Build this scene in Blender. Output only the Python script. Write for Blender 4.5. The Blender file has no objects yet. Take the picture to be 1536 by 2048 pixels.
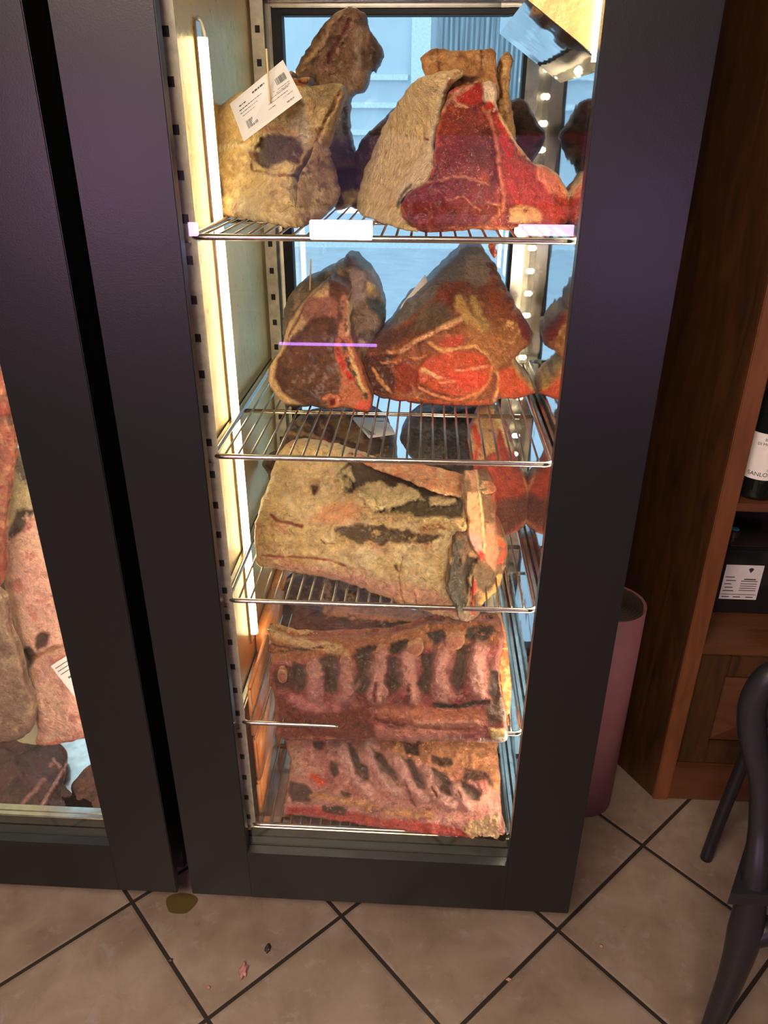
import bpy, bmesh, math, random
import numpy as np
from mathutils import Vector, Matrix
random.seed(7)
PI = math.pi
SC = bpy.context.scene
COL = SC.collection

# ---------------------------------------------------------------- camera
F, CX, CY, H = 1538.0, 768.0, 1024.0, 1.55
def _n(v): return v/np.linalg.norm(v)
_D = _n(np.array([-15., 3030., F])); _Y = np.array([95., -781., F]); _Y = _n(_Y-_D*(_Y@_D)); _X = np.cross(_D, _Y)
def ray(px, py):
    d = np.array([px-CX, py-CY, F]); return (d@_X, d@_Y, -(d@_D))
def W(px, py, Y):                       # point of the place seen at (px,py), Y metres in front of the camera
    r = ray(px, py); return Vector((r[0]/r[1]*Y, Y, H+r[2]/r[1]*Y))
def Yz(px, py, z):                      # distance at which the sight line meets height z
    r = ray(px, py); return (z-H)/(r[2]/r[1])
cam = bpy.data.cameras.new('camera'); co = bpy.data.objects.new('camera', cam); COL.objects.link(co)
cam.sensor_fit = 'VERTICAL'; cam.sensor_height = 36; cam.lens = 36*F/2048; cam.clip_start = .01
co.matrix_world = Matrix(((_X[0], -_X[1], -_X[2], 0), (_Y[0], -_Y[1], -_Y[2], 0), (-_D[0], _D[1], _D[2], H), (0, 0, 0, 1)))
SC.camera = co

# ---------------------------------------------------------------- light
SC.view_settings.view_transform = 'Standard'; SC.view_settings.look = 'None'
SC.view_settings.exposure = 0.3; SC.view_settings.gamma = 1.0; SC.view_settings.use_curve_mapping = False
wd = bpy.data.worlds.new('World'); SC.world = wd; wd.use_nodes = True
bgn = wd.node_tree.nodes['Background']; bgn.inputs[0].default_value = (.50, .77, .95, 1); bgn.inputs[1].default_value = 1.75
def area(name, loc, aim, sx, sy, power, col):
    l = bpy.data.lights.new(name, 'AREA'); l.shape = 'RECTANGLE'; l.size = sx; l.size_y = sy; l.energy = power; l.color = col
    o = bpy.data.objects.new(name, l); COL.objects.link(o); o.location = loc
    o.rotation_euler = (Vector(aim)-Vector(loc)).to_track_quat('-Z', 'Y').to_euler(); return o
area('room_light', (-.6, -.7, 2.72), (-.2, 1.1, .8), 1.4, .8, 125, (1, .82, .60))
area('purple_wash', (-.1, -2.2, 1.28), (-.1, 1, 1.25), 1.5, .42, .45, (.70, .36, .95))
area('purple_lamp', (-1.62, -2.2, 1.34), (-.5, 1, 1.3), .34, .5, 12, (.92, .42, .84))
area('purple_lamp', (1.15, -2.2, 1.02), (.3, 1, 1.1), .3, .5, 6, (.80, .38, .88))
LED_WARM = (1, .86, .55)
LED_S = 8.5

# ---------------------------------------------------------------- node materials
def srgb(r, g, b):
    def c(v):
        v /= 255.; return v/12.92 if v <= .04045 else ((v+.055)/1.055)**2.4
    return (c(r), c(g), c(b), 1)
class NT:
    def __init__(s, name):
        s.m = bpy.data.materials.new(name); s.m.use_nodes = True; s.t = s.m.node_tree; s.b = s.t.nodes['Principled BSDF']; s.out = s.t.nodes['Material Output']
    def n(s, typ, **kw):
        nd = s.t.nodes.new(typ)
        for k, v in kw.items():
            if k.startswith('_'): setattr(nd, k[1:], v)
            else: s.set(nd, k, v)
        return nd
    def set(s, nd, k, v):
        i = nd.inputs[int(k[1:])] if (k[0] == 'i' and k[1:].isdigit()) else nd.inputs[k.replace('_', ' ')]
        if isinstance(v, bpy.types.NodeSocket): s.t.links.new(v, i)
        else: i.default_value = v
    def bs(s, **kw):
        for k, v in kw.items(): s.set(s.b, k, v)
    def math(s, op, a, b=0.0, c=None, clamp=False):
        nd = s.t.nodes.new('ShaderNodeMath'); nd.operation = op; nd.use_clamp = clamp
        s.set(nd, 'i0', a); s.set(nd, 'i1', b)
        if c is not None: s.set(nd, 'i2', c)
        return nd.outputs[0]
    def mix(s, f, a, b, mode='MIX'):
        nd = s.t.nodes.new('ShaderNodeMix'); nd.data_type = 'RGBA'; nd.blend_type = mode
        s.set(nd, 'i0', f); s.set(nd, 'i6', a); s.set(nd, 'i7', b); return nd.outputs[2]
    def pos(s, sc=(1, 1, 1)):
        g = s.t.nodes.new('ShaderNodeTexCoord'); m = s.t.nodes.new('ShaderNodeMapping'); m.inputs['Scale'].default_value = sc
        s.t.links.new(g.outputs['Object'], m.inputs[0]); return m.outputs[0]
    def noise(s, v, scale, det=3, rough=.55, dist=0):
        nd = s.n('ShaderNodeTexNoise', Vector=v, Scale=scale, Detail=det, Roughness=rough, Distortion=dist); return nd.outputs[0]
    def ramp(s, f, *st):
        nd = s.t.nodes.new('ShaderNodeValToRGB'); s.set(nd, 'i0', f); e = nd.color_ramp.elements
        while len(e) < len(st): e.new(.5)
        for el, (p, c) in zip(e, st):
            el.position = p; el.color = c if hasattr(c, '__len__') else (c, c, c, 1)
        return nd.outputs[0]
    def bump(s, h, st=.3, d=.002):
        nd = s.n('ShaderNodeBump', Height=h, Strength=st, Distance=d); s.set(s.b, 'Normal', nd.outputs[0])
def simple(name, col, rough=.5, metal=0, bumps=None, var=.12, vs=30, spec=.5, stretch=(1, 1, 1), coat=0):
    t = NT(name); v = t.pos(stretch); nz = t.noise(v, vs, 3)
    a = tuple(c*(1-var) for c in col[:3])+(1,); b = tuple(min(1, c*(1+var)) for c in col[:3])+(1,)
    t.bs(Base_Color=t.ramp(nz, (.3, a), (.7, b)), Roughness=rough, Metallic=metal, Specular_IOR_Level=spec, Coat_Weight=coat)
    if bumps: t.bump(t.noise(v, bumps[0], 4), bumps[1], bumps[2])
    return t.m
def emit(name, col, s):
    t = NT(name); t.bs(Base_Color=(*col, 1), Emission_Color=(*col, 1), Emission_Strength=s, Roughness=.4); return t.m
def pane(name, tint=(1, 1, 1, 1), f=1.0):
    t = NT(name); t.t.nodes.remove(t.b)
    ge = t.t.nodes.new('ShaderNodeNewGeometry'); dt = t.n('ShaderNodeVectorMath', _operation='DOT_PRODUCT', i0=ge.outputs['Normal'], i1=ge.outputs['Incoming'])
    ab = t.math('ABSOLUTE', dt.outputs['Value']); fq = t.math('MULTIPLY_ADD', t.math('POWER', t.math('SUBTRACT', 1., ab), 5.), .96, .04); g = t.n('ShaderNodeBsdfGlossy', Color=(1, 1, 1, 1), Roughness=.0); tr = t.n('ShaderNodeBsdfTransparent', Color=tint)
    mx = t.n('ShaderNodeMixShader', i0=t.math('MULTIPLY', fq, f), i1=tr.outputs[0], i2=g.outputs[0])
    t.t.links.new(mx.outputs[0], t.out.inputs[0]); return t.m
M = {}
M['black'] = simple('black_powder_coat', (.006, .0068, .0072, 1), .33, 0, (420, .25, .0006), .05, 40, .5)
M['black_in'] = simple('black_rubber', (.008, .009, .009, 1), .7)
t = NT('brushed_steel'); v = t.pos((1, 1, 60)); nz = t.noise(v, 3, 4); v2 = t.pos((1, 1, 1)); sp = t.noise(v2, 55, 6, .75)
spk = t.ramp(sp, (.60, 0.), (.72, 1.))
t.bs(Base_Color=t.mix(spk, srgb(238, 208, 138), srgb(170, 134, 80)), Metallic=.55, Roughness=t.math('ADD', t.math('MULTIPLY', nz, .10), t.math('ADD', .26, t.math('MULTIPLY', spk, .3)))); t.bump(t.math('ADD', t.noise(v2, 9, 3), t.math('MULTIPLY', sp, .25)), .4, .012); M['wall_steel'] = t.m
t = NT('mirror_steel'); v2 = t.pos(); t.bs(Base_Color=srgb(214, 216, 218), Metallic=1., Roughness=.045); t.bump(t.noise(v2, 7, 2), .12, .01); M['mirror'] = t.m
M['steel'] = simple('polished_steel', (.62, .58, .50, 1), .22, 1, None, .15, 40)
M['steel_dark'] = simple('dull_steel', (.30, .27, .22, 1), .32, 1, None, .3, 30)
M['post'] = simple('satin_steel_post', (.62, .57, .44, 1), .4, .35, None, .2, 60)
M['chrome'] = simple('chromed_wire', (.46, .42, .36, 1), .24, 1, None, .1, 60)
M['led'] = emit('led_tube', LED_WARM, LED_S)
M['ledr'] = emit('led_dot', (1, .9, .6), 4)
M['glass'] = pane('window_glass')
M['glassb'] = pane('back_window_glass', (.93, .97, 1, 1))
M['paper'] = simple('white_card', (.60, .58, .53, 1), .6, 0, None, .04, 20)
M['ink'] = simple('black_ink', (.02, .02, .02, 1), .6)
M['skewer'] = simple('wooden_skewer', (.62, .45, .22, 1), .6)
# wood
def woodmat(name, c1, c2, sc=(14, 14, 1.6), rough=.45, knots=True):
    t = NT(name); v = t.pos(sc); nz = t.noise(v, 2.2, 5, .6, 1.2); nz2 = t.noise(v, 12, 3)
    c = t.ramp(nz, (.3, c1), (.72, c2)); c = t.mix(t.math('MULTIPLY', nz2, .35), c, c1)
    if knots:
        vo = t.n('ShaderNodeTexVoronoi', Vector=t.pos((5, 5, 2.6)), Scale=1.0); k = t.ramp(vo.outputs['Distance'], (.05, 1.), (.14, 0.)); c = t.mix(t.math('MULTIPLY', k, .75), c, (c1[0]*.3, c1[1]*.25, c1[2]*.2, 1))
    t.bs(Base_Color=c, Roughness=rough); t.bump(nz2, .15, .001); return t.m
M['wood'] = woodmat('stained_pine', srgb(42, 25, 9), srgb(78, 47, 20))
M['woodl'] = woodmat('stained_pine_trim', srgb(92, 52, 26), srgb(120, 72, 38), knots=False)
M['woodh'] = woodmat('stained_pine_rail', srgb(72, 40, 22), srgb(98, 58, 32), (1.6, 14, 14), knots=False)

# ---------------------------------------------------------------- mesh helpers
class MB:
    def __init__(s): s.bm = bmesh.new()
    def box(s, x0, x1, y0, y1, z0, z1, bev=0):
        r = bmesh.ops.create_cube(s.bm, size=1); vs = r['verts']
        for v in vs: v.co = Vector(((x0+x1)/2+v.co.x*(x1-x0), (y0+y1)/2+v.co.y*(y1-y0), (z0+z1)/2+v.co.z*(z1-z0)))
        if bev:
            es = {e for v in vs for e in v.link_edges}; bmesh.ops.bevel(s.bm, geom=list(es), offset=bev, segments=2, affect='EDGES')
        return s
    def prism(s, pts, d):                 # closed polygon pts (3-D) extruded along vector d
        a = [s.bm.verts.new(p) for p in pts]; b = [s.bm.verts.new(Vector(p)+Vector(d)) for p in pts]; n = len(pts)
        s.bm.faces.new(a); s.bm.faces.new(b[::-1])
        for i in range(n): s.bm.faces.new((a[i], b[i], b[(i+1) % n], a[(i+1) % n]))
        return s
    def tube(s, pts, r, seg=10, closed=False, flat=1.0):
        pts = [Vector(p) for p in pts]; n = len(pts); rs = r if hasattr(r, '__len__') else [r]*n; rings = []; up = None
        for i, p in enumerate(pts):
            if closed: d = pts[(i+1) % n]-pts[i-1]
            else: d = pts[min(i+1, n-1)]-pts[max(i-1, 0)]
            d.normalize()
            if up is None: up = d.orthogonal().normalized()
            up = (up-d*up.dot(d)).normalized(); sd = d.cross(up)
            rings.append([s.bm.verts.new(p+rs[i]*(math.cos(a)*up+math.sin(a)*sd*flat)) for a in [2*PI*k/seg for k in range(seg)]])
        m = n if closed else n-1
        for i in range(m):
            A, B = rings[i], rings[(i+1) % n]
            for k in range(seg): s.bm.faces.new((A[k], A[(k+1) % seg], B[(k+1) % seg], B[k]))
        if not closed: s.bm.faces.new(rings[0][::-1]); s.bm.faces.new(rings[-1])
        return s
    def lathe(s, prof, c, seg=32):
        rings = [[s.bm.verts.new((c[0]+r*math.cos(2*PI*k/seg), c[1]+r*math.sin(2*PI*k/seg), c[2]+z)) for k in range(seg)] for r, z in prof]
        for A, B in zip(rings, rings[1:]):
            for k in range(seg): s.bm.faces.new((A[k], A[(k+1) % seg], B[(k+1) % seg], B[k]))
        s.bm.faces.new(rings[0][::-1]); s.bm.faces.new(rings[-1]); return s
    def build(s, name, mat, parent=None, smooth=False, label=None):
        bmesh.ops.recalc_face_normals(s.bm, faces=s.bm.faces[:])
        me = bpy.data.meshes.new(name); s.bm.to_mesh(me); s.bm.free(); me.materials.append(mat)
        if smooth:
            for p in me.polygons: p.use_smooth = True
        o = bpy.data.objects.new(name, me); COL.objects.link(o)
        if parent is not None: o.parent = parent; o.matrix_parent_inverse = parent.matrix_world.inverted() if False else Matrix.Translation(-Vector(parent.location))
        if label: o['label'] = label
        return o
def tag(o, label, cat, group=None, kind=None):
    if label: o['label'] = label
    if cat: o['category'] = cat
    if group: o['group'] = group
    if kind: o['kind'] = kind
    return o
def thing(name, loc, label, cat, group=None):
    o = bpy.data.objects.new(name, None); COL.objects.link(o); o.location = loc; o.empty_display_size = .05
    return tag(o, label, cat, group)
def struct(o): o['kind'] = 'structure'; return o

# ---------------------------------------------------------------- the room
GY = 1.05                                       # plane of the fridge doors
t = NT('floor_tiles'); g = t.t.nodes.new('ShaderNodeTexCoord')
mp = t.n('ShaderNodeMapping'); mp.vector_type = 'POINT'
nx, ny = -.0945*H, .7056*H; ang = math.radians(45.7); p_ = .3307
mp.inputs['Rotation'].default_value = (0, 0, ang)
mp.inputs['Scale'].default_value = (1, 1, 1)
rx = nx*math.cos(ang)-ny*math.sin(ang); ry = nx*math.sin(ang)+ny*math.cos(ang)
mp.inputs['Location'].default_value = (-rx+40*p_, -ry+40*p_, 0); t.t.links.new(g.outputs['Object'], mp.inputs[0])
sx = t.n('ShaderNodeSeparateXYZ', i0=mp.outputs[0])
u = t.math('DIVIDE', sx.outputs[0], p_); w = t.math('DIVIDE', sx.outputs[1], p_)
def edge(a):
    fr = t.math('FRACT', a); return t.math('MINIMUM', fr, t.math('SUBTRACT', 1., fr))
ed = t.math('MINIMUM', edge(u), edge(w)); gr = t.math('LESS_THAN', ed, .0042/p_)
lip = t.ramp(ed, (.012, 0.), (.028, 1.))
tid = t.math('ADD', t.math('MULTIPLY', t.math('FLOOR', u), 3.17), t.math('MULTIPLY', t.math('FLOOR', w), 7.31))
wn = t.t.nodes.new('ShaderNodeTexWhiteNoise'); wn.noise_dimensions = '1D'; t.set(wn, 'W', tid)
cb = t.n('ShaderNodeCombineXYZ', i2=tid); va = t.n('ShaderNodeVectorMath', i0=g.outputs['Object'], i1=cb.outputs[0])
n1 = t.noise(va.outputs[0], 7, 5, .6, .6); n2 = t.noise(va.outputs[0], 24, 6, .66, .5); n3 = t.noise(va.outputs[0], 60, 3, .6)
c = t.ramp(n1, (.32, srgb(116, 99, 88)), (.5, srgb(130, 112, 100)), (.7, srgb(144, 127, 116)))
c = t.mix(t.math('MULTIPLY', t.ramp(n2, (.58, 0.), (.66, 1.)), .5), c, srgb(144, 133, 130))
c = t.mix(t.math('MULTIPLY', t.ramp(n2, (.30, 1.), (.40, 0.)), .3), c, srgb(84, 70, 58))
c = t.mix(t.math('MULTIPLY', n3, .18), c, srgb(92, 78, 68))
c = t.mix(gr, c, srgb(34, 27, 24))
t.bs(Base_Color=c, Roughness=t.math('ADD', .34, t.math('MULTIPLY', gr, .4)), Specular_IOR_Level=.35); t.bump(t.math('ADD', lip, t.math('MULTIPLY', n2, .12)), .5, .002); M['floor'] = t.m
struct(MB().box(-3.2, 2.8, -3.6, 1.86, -.06, 0).build('floor', M['floor']))
M['plaster'] = simple('room_plaster', (.20, .19, .18, 1), .8, 0, (60, .2, .003))
struct(MB().box(-3.2, 2.8, -3.6, 1.86, 2.8, 2.86).build('ceiling', M['plaster']))
struct(MB().box(-3.26, -3.2, -3.6, 1.86, 0, 2.8).build('wall_left', M['plaster']))
struct(MB().box(2.8, 2.86, -3.6, 1.86, 0, 2.8).build('wall_right', M['plaster']))
struct(MB().box(-3.2, 2.8, -3.66, -3.6, 0, 2.8).build('wall_front', M['plaster']))
wb = MB()
for x0, x1, z0, z1 in ((-3.2, -1.20, 0, 2.8), (-.54, -.37, .18, 2.3), (.245, 2.8, 0, 2.8), (-1.20, .245, 2.3, 2.8), (-1.20, .245, 0, .18)): wb.box(x0, x1, 1.80, 1.86, z0, z1)
struct(wb.build('wall_back', M['plaster']))

# ---------------------------------------------------------------- the street beyond the back windows
M['pave'] = simple('pale_paving', (.62, .64, .66, 1), .85, 0, (14, .3, .01), .12, 1.6)
M['road'] = simple('grey_road', (.50, .53, .56, 1), .9, 0, (60, .3, .01), .1, 3)
M['facade'] = simple('pale_facade', (.62, .66, .68, 1), .8, 0, None, .08, 1.2)
M['facade2'] = simple('facade_moulding', (.78, .82, .84, 1), .8)
t = NT('slatted_shutter'); v = t.pos((26, 1, .6)); nz = t.noise(v, 1.2, 3); t.bs(Base_Color=t.ramp(nz, (.35, srgb(120, 128, 134)), (.65, srgb(172, 180, 184))), Roughness=.7); M['shutter'] = t.m
st = thing('street', (0, 8, -.12), 'pale paved street seen through the back window, below the far house front', 'street')
MB().box(-14, 14, 1.9, 6.5, -.25, -.12).build('pavement', M['pave'], st)
MB().box(-14, 14, 6.5, 12.2, -.25, -.16).build('roadway', M['road'], st)
MB().box(-14, 14, 12.2, 12.45, -.25, -.02).build('kerb', M['facade2'], st)
MB().box(-14, 14, 12.45, 14.3, -.25, -.04).build('pavement', M['pave'], st)
hs = thing('house_front', (0, 14.3, 0), 'pale house front with a tall grey slatted shutter across the street', 'building')
MB().box(-14, 14, 14.3, 14.9, -.1, 9).build('wall', M['facade'], hs)
MB().box(.05, 2.0, 14.22, 14.3, -.02, 3.2).build('shutter', M['shutter'], hs)
mb = MB()
for k in range(24): mb.box(.09+k*.08, .13+k*.08, 14.19, 14.22, 0, 3.16)
mb.build('shutter_slats', M['shutter'], hs)
for z in (1.35, 1.75, 2.15): MB().box(-4.2, -.4, 14.22, 14.3, z, z+.08).build('moulding', M['facade2'], hs)
MB().box(-.35, -.05, 14.2, 14.3, -.02, 3.4).build('door_surround', M['facade2'], hs); MB().box(2.05, 2.35, 14.2, 14.3, -.02, 3.4).build('door_surround', M['facade2'], hs)

# ---------------------------------------------------------------- the lit bar behind the photographer (seen mirrored in the door glass)
M['panel'] = emit('lit_panel', (1, .90, 1), 34); M['neon'] = emit('violet_neon', (.60, .25, 1), 9)
M['bar'] = simple('bar_front', (.05, .04, .05, 1), .5)
def mir(px, py, Yb):                     # where the mirror image in the door glass comes from
    p = W(px, py, 2*GY-Yb); return Vector((p.x, Yb, p.z))
YB = -2.0
bar = thing('bar_counter', (-.3, YB-.3, 0), 'dark bar counter behind the viewer, mirrored in the fridge glass', 'counter')
MB().box(-2.4, 1.6, YB-.6, YB-.06, 0, .62).build('counter_body', M['bar'], bar)
MB().box(-2.4, 1.6, YB-.6, YB-.06, 1.13, 1.17).build('counter_top', M['bar'], bar)
for x in (-2.4, -1.3, 0.0, 1.56): MB().box(x, x+.04, YB-.5, YB-.2, .62, 1.13).build('counter_post', M['bar'], bar)
for a, b, c, d in ((300, 390, 447, 475), (616, 743, 443, 483), (1040, 1240, 452, 476)):
    p, q = mir(a, c, YB), mir(b, d, YB); MB().box(p.x, q.x, YB-.04, YB, q.z, p.z, .004).build('lit_panel', M['panel'] if a == 616 else M['panel2'] if 'panel2' in M else M.setdefault('panel2', emit('lit_panel_dim', (.85, .6, 1), 12)), bar)
p, q = mir(555, 690, YB), mir(752, 698, YB); MB().box(p.x, q.x, YB-.02, YB, q.z, p.z).build('neon_strip', M['neon'], bar)

# ---------------------------------------------------------------- display fridges
def fridge(x0, x1, gx0, gx1, label, detailed=True):
    fr = thing('display_fridge', ((x0+x1)/2, 1.4, 0), label, 'fridge', None)
    zb, gz = .107, .2405; zt = 2.25
    # door slab with its opening, 20 mm thick
    mb = MB()
    mb.box(x0, gx0, GY, GY+.02, zb, zt, .0015).box(gx1, x1, GY, GY+.02, zb, zt, .0015).box(gx0-.001, gx1+.001, GY+.0002, GY+.0198, zb, gz).box(gx0-.001, gx1+.001, GY+.0002, GY+.0198, zt-.1, zt)
    d = mb.build('door', M['black'], fr)
    MB().box(gx0-.01, gx1+.01, GY+.0205, GY+.0225, gz-.01, zt-.09).build('glass_pane', M['glass'], d)
    mb = MB(); gk = .012
    mb.box(x0+.02, gx0-gk, GY+.024, GY+.044, zb+.02, zt).box(gx1+gk, x1-.02, GY+.024, GY+.044, zb+.02, zt).box(gx0-gk, gx1+gk, GY+.024, GY+.044, zb+.02, gz-.004)
    mb.build('door_gasket', M['black_in'], fr)
    ix0, ix1 = gx0-.019, gx1+.0225; yb = 1.76; y0 = GY+.046; oz = zb+.01
    # carcase
    MB().box(x0+.022, ix0, y0, yb, oz, zt).build('side_panel', M['wall_steel'], fr, label='brushed steel inner side')
    MB().box(ix1, x1-.022, y0, yb, oz, zt).build('side_panel', M['mirror'], fr, label='polished mirror steel inner side')
    MB().box(x0+.018, x0+.0215, y0, yb+.01, oz, zt).box(x1-.0215, x1-.018, y0, yb+.01, oz, zt).build('outer_skin', M['black'], fr)
    MB().box(ix0, ix1, y0, yb, 1.98, zt).build('top_panel', M['steel'], fr)
    MB().box(ix0, ix1, y0+.012, yb, oz, .222).build('bottom_pan', M['steel'], fr)
    MB().box(ix0, ix1, y0, y0+.012, oz, .262, .002).box(ix0, ix1, y0+.012, y0+.03, .252, .262, .002).build('front_sill', M['steel'], fr)
    MB().box(x0+.04, x1-.04, 1.195, yb-.05, 0, oz).build('plinth', M['black_in'], fr)
    # back window: outer steel frame, black inner frame, glass
    bx0, bx1 = ix0+.012, ix1-.008; yk = 1.70
    def ring(x0, x1, z0, z1, w, ya, yb_, mat, nm, parent, lab=None):
        m = MB(); m.box(x0, x0+w, ya, yb_, z0, z1, .002).box(x1-w, x1, ya, yb_, z0, z1, .002).box(x0+w, x1-w, ya, yb_, z0, z0+w, .002).box(x0+w, x1-w, ya, yb_, z1-w, z1, .002)
        return m.build(nm, mat, parent, label=lab)
    ring(ix0, ix1, .222, 1.80, .03, yk+.01, yk+.05, M['steel_dark'], 'back_frame', fr)
    ring(ix0+.012, ix1-.012, .235, 1.765, .025, yk, yk+.03, M['steel'], 'back_frame', fr)
    ring(ix0+.034, ix1-.022, .26, 1.75, .022, yk+.006, yk+.04, M['black_in'], 'back_window_frame', fr)
    MB().box(ix0+.05, ix1-.04, yk+.022, yk+.025, .27, 1.74).build('back_glass', M['glassb'], fr)
    MB().box(ix0, ix1, yk+.01, yk+.05, 1.80, 1.98).build('back_panel', M['steel'], fr)
    # pierced uprights
    def upright(xa, xb, ya, yb_, side):
        m = MB(); m.box(xa, xb, ya, yb_, .23, 1.97, .001); o = m.build('upright', M['post'], fr)
        z = .28; h = None
        while z < 1.95:
            if h is None: h = MB().box((xa+xb)/2-.0045, (xa+xb)/2+.0045, ya-.0006, ya+.001, z, z+.012).build('slot', M['black_in'], o)
            else: c = h.copy(); COL.objects.link(c); c.parent = o; c.location = (0, 0, z-.28)
            z += .0545
    upright(ix0+.001, ix0+.026, y0+.004, y0+.008, 'f')
    upright(ix0+.004, ix0+.028, yk-.03, yk-.026, 'f')
    return fr, ix0, ix1, y0, yk
X0, X1, G0, G1 = -.4532, .3262, -.3260, .1928
f1, IX0, IX1, IY0, YK = fridge(X0, X1, G0, G1, 'black framed glass door fridge full of wire shelves of beef, right of the two')
f2, JX0, JX1, JY0, _ = fridge(-1.2640, -.4845, -1.1290, -.6100, 'black framed glass door fridge cut off by the left edge of the photo')
MB().box(-.4845+.002, -.4532-.002, 1.197, 1.76, 0, 2.25).build('filler_panel', M['black_in'], f1)
# left led strip, its holder and cable
LY = 1.295
led = MB(); zt_, zb_ = H+.0835*LY, H-.732*LY
hd = MB().box(IX0, IX0+.004, LY-.012, LY+.012, zb_-.02, zt_+.02).build('led_strip', M['steel'], f1)
MB().tube([(IX0+.008, LY, zb_), (IX0+.008, LY, zt_)], .0078, 12).build('led_tube', M['led'], hd)
MB().tube([(IX0+.004, LY+.0+.06*math.sin(a)*.6, zt_+.02-.03+.035*math.cos(a)) for a in [k*PI/10 for k in range(11)]], .0025, 8).build('cable', M['paper'], hd, True)
# front led strip behind the right door stile
hd = MB().box(IX1-.004, IX1, IY0+.01, IY0+.03, .30, H-.02).build('led_strip', M['steel'], f1)
MB().tube([(IX1-.008, IY0+.012, .32), (IX1-.008, IY0+.012, H-.05)], .004, 8).build('led_tube', emit('led_tube_side', (1, .86, .60), 90), hd)
for xx in (JX0+.008, JX1-.008):  # unseen strips behind the stiles, added to brighten the left fridge
    hd = MB().box(xx-.006, xx+.006, IY0+.008, IY0+.010, .30, 1.9).build('led_strip', M['steel'], f2)
    MB().tube([(xx, IY0+.016, .32), (xx, IY0+.016, 1.85)], .004, 8).build('led_tube', emit('led_tube_side', (1, .86, .7), 24), hd)
# air duct in the upper right corner, its sloping polished underside and lamp
Ax, Bx = IX1, .108; zA = H+.0657-.006; sl = -.66
def ds(x): return zA+(x-Ax)*sl
du = MB().prism([(Ax, 1.10, zA), (Bx, 1.10, ds(Bx)), (Bx, 1.10, 1.98), (Ax, 1.10, 1.98)], (0, .40, 0)).build('air_duct', M['mirror'], f1, label='polished steel air duct')
MB().prism([(Ax, 1.0985, zA+.001), (Bx, 1.0985, ds(Bx)+.001), (Bx, 1.0985, 1.97), (Ax, 1.0985, 1.97)], (0, .0012, 0)).build('duct_front', M['wall_steel'], du)
MB().box(.1925, .2035, 1.088, 1.099, H+.066, 1.96).build('led_tube', M['led'], du)
# row of led domes beside the back right upright
mb = MB(); z = 1.64
while z > .75:
    bmesh.ops.create_icosphere(mb.bm, subdivisions=2, radius=.006, matrix=Matrix.Translation((IX1-.003, YK-.02, z))); z -= .046
mb.build('led_dots', M['ledr'], f1, True)
# upper cross rail seen under the top frame
MB().box(IX0, IX1, YK-.02, YK-.005, 1.752, 1.762).box(IX0, IX1, YK-.02, YK-.005, 1.785, 1.80).build('cross_rail', M['steel'], f1)

# ---------------------------------------------------------------- wire shelves
SY = 1.10; SZ = [H-SY*k for k in (.1287, .4257, .6706, .92, 1.1665)]
sx0, sx1 = -.3285, .2005
names = ['top wire shelf holding the two largest beef joints', 'second wire shelf from the top, its bare front wires showing', 'third wire shelf, under the big cream slab of beef',
         'fourth wire shelf, behind the upper dark rib slab', 'lowest wire shelf above the steel pan']
def shelf_mesh(parent):
    y0, y1 = SY, 1.675; r = .0045
    pts = []
    for cx_, cy_, a0 in ((sx1-.015, y0+.015, -90), (sx1-.015, y1-.015, 0), (sx0+.015, y1-.015, 90), (sx0+.015, y0+.015, 180)):
        for k in range(5): a = math.radians(a0+k*22.5); pts.append((cx_+.015*math.cos(a), cy_+.015*math.sin(a), -.001))
    fm = MB().tube(pts, r, 10, True)
    fm.tube([(sx0, 1.33, -.006), (sx1, 1.33, -.006)], .003, 8)
    fm.tube([(sx0, 1.322, -.006), (sx1, 1.322, -.006)], .0022, 8)
    wm = MB(); n = 25
    for k in range(n):
        x = sx0+(sx1-sx0)*(k+1)/(n+1); wm.tube([(x, y0-.001, -.002), (x, y0+.003, .0018), (x, y1-.003, .0018), (x, y1, 0)], .0019, 6)
    return fm, wm
sh0 = None
for i, z in enumerate(SZ):
    sh = thing('wire_shelf', (0, 0, z), names[i], 'shelf', 'wire shelves of the right fridge')
    if sh0 is None:
        fm, wm = shelf_mesh(sh); a = fm.build('shelf_frame', M['chrome'], None, True); b = wm.build('wire_grid', M['chrome'], None, True); a.parent = sh; b.parent = sh; sh0 = (a, b)
    else:
        for q in sh0: c = q.copy(); COL.objects.link(c); c.parent = sh
    # slide rails belong to the fridge
    MB().box(IX0+.001, IX0+.0025, SY-.012, 1.68, z-.020, z-.006).box(IX0+.001, IX0+.0185, SY-.012, 1.68, z-.0075, z-.006).build('shelf_rail', M['steel'], f1)
    MB().box(IX1-.0025, IX1-.001, SY-.012, 1.68, z-.020, z-.006).box(IX1-.0155, IX1-.001, SY-.012, 1.68, z-.0075, z-.006).build('shelf_rail', M['steel'], f1)

# ---------------------------------------------------------------- noise in numpy
def _hash(ix, iy, s): 
    h = (ix.astype(np.int64)*374761393+iy.astype(np.int64)*668265263+s*2147483647) & 0xffffffff
    h = ((h ^ (h >> 13))*1274126177) & 0xffffffff
    return ((h ^ (h >> 16)) & 0xffff)/65535.
def vn(x, y, s=0):
    x0 = np.floor(x); y0 = np.floor(y); fx = x-x0; fy = y-y0; fx = fx*fx*(3-2*fx); fy = fy*fy*(3-2*fy)
    a = _hash(x0, y0, s); b = _hash(x0+1, y0, s); c = _hash(x0, y0+1, s); d = _hash(x0+1, y0+1, s)
    return (a*(1-fx)+b*fx)*(1-fy)+(c*(1-fx)+d*fx)*fy
def fbm(x, y, s=0, o=4, g=.5):
    r = 0; a = 1; t_ = 0
    for k in range(o): r = r+a*vn(x*(2.03**k)+k*17.3, y*(2.03**k)-k*9.1, s+k*31); t_ += a; a *= g
    return r/t_*2-1                     # about -1 .. 1
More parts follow.
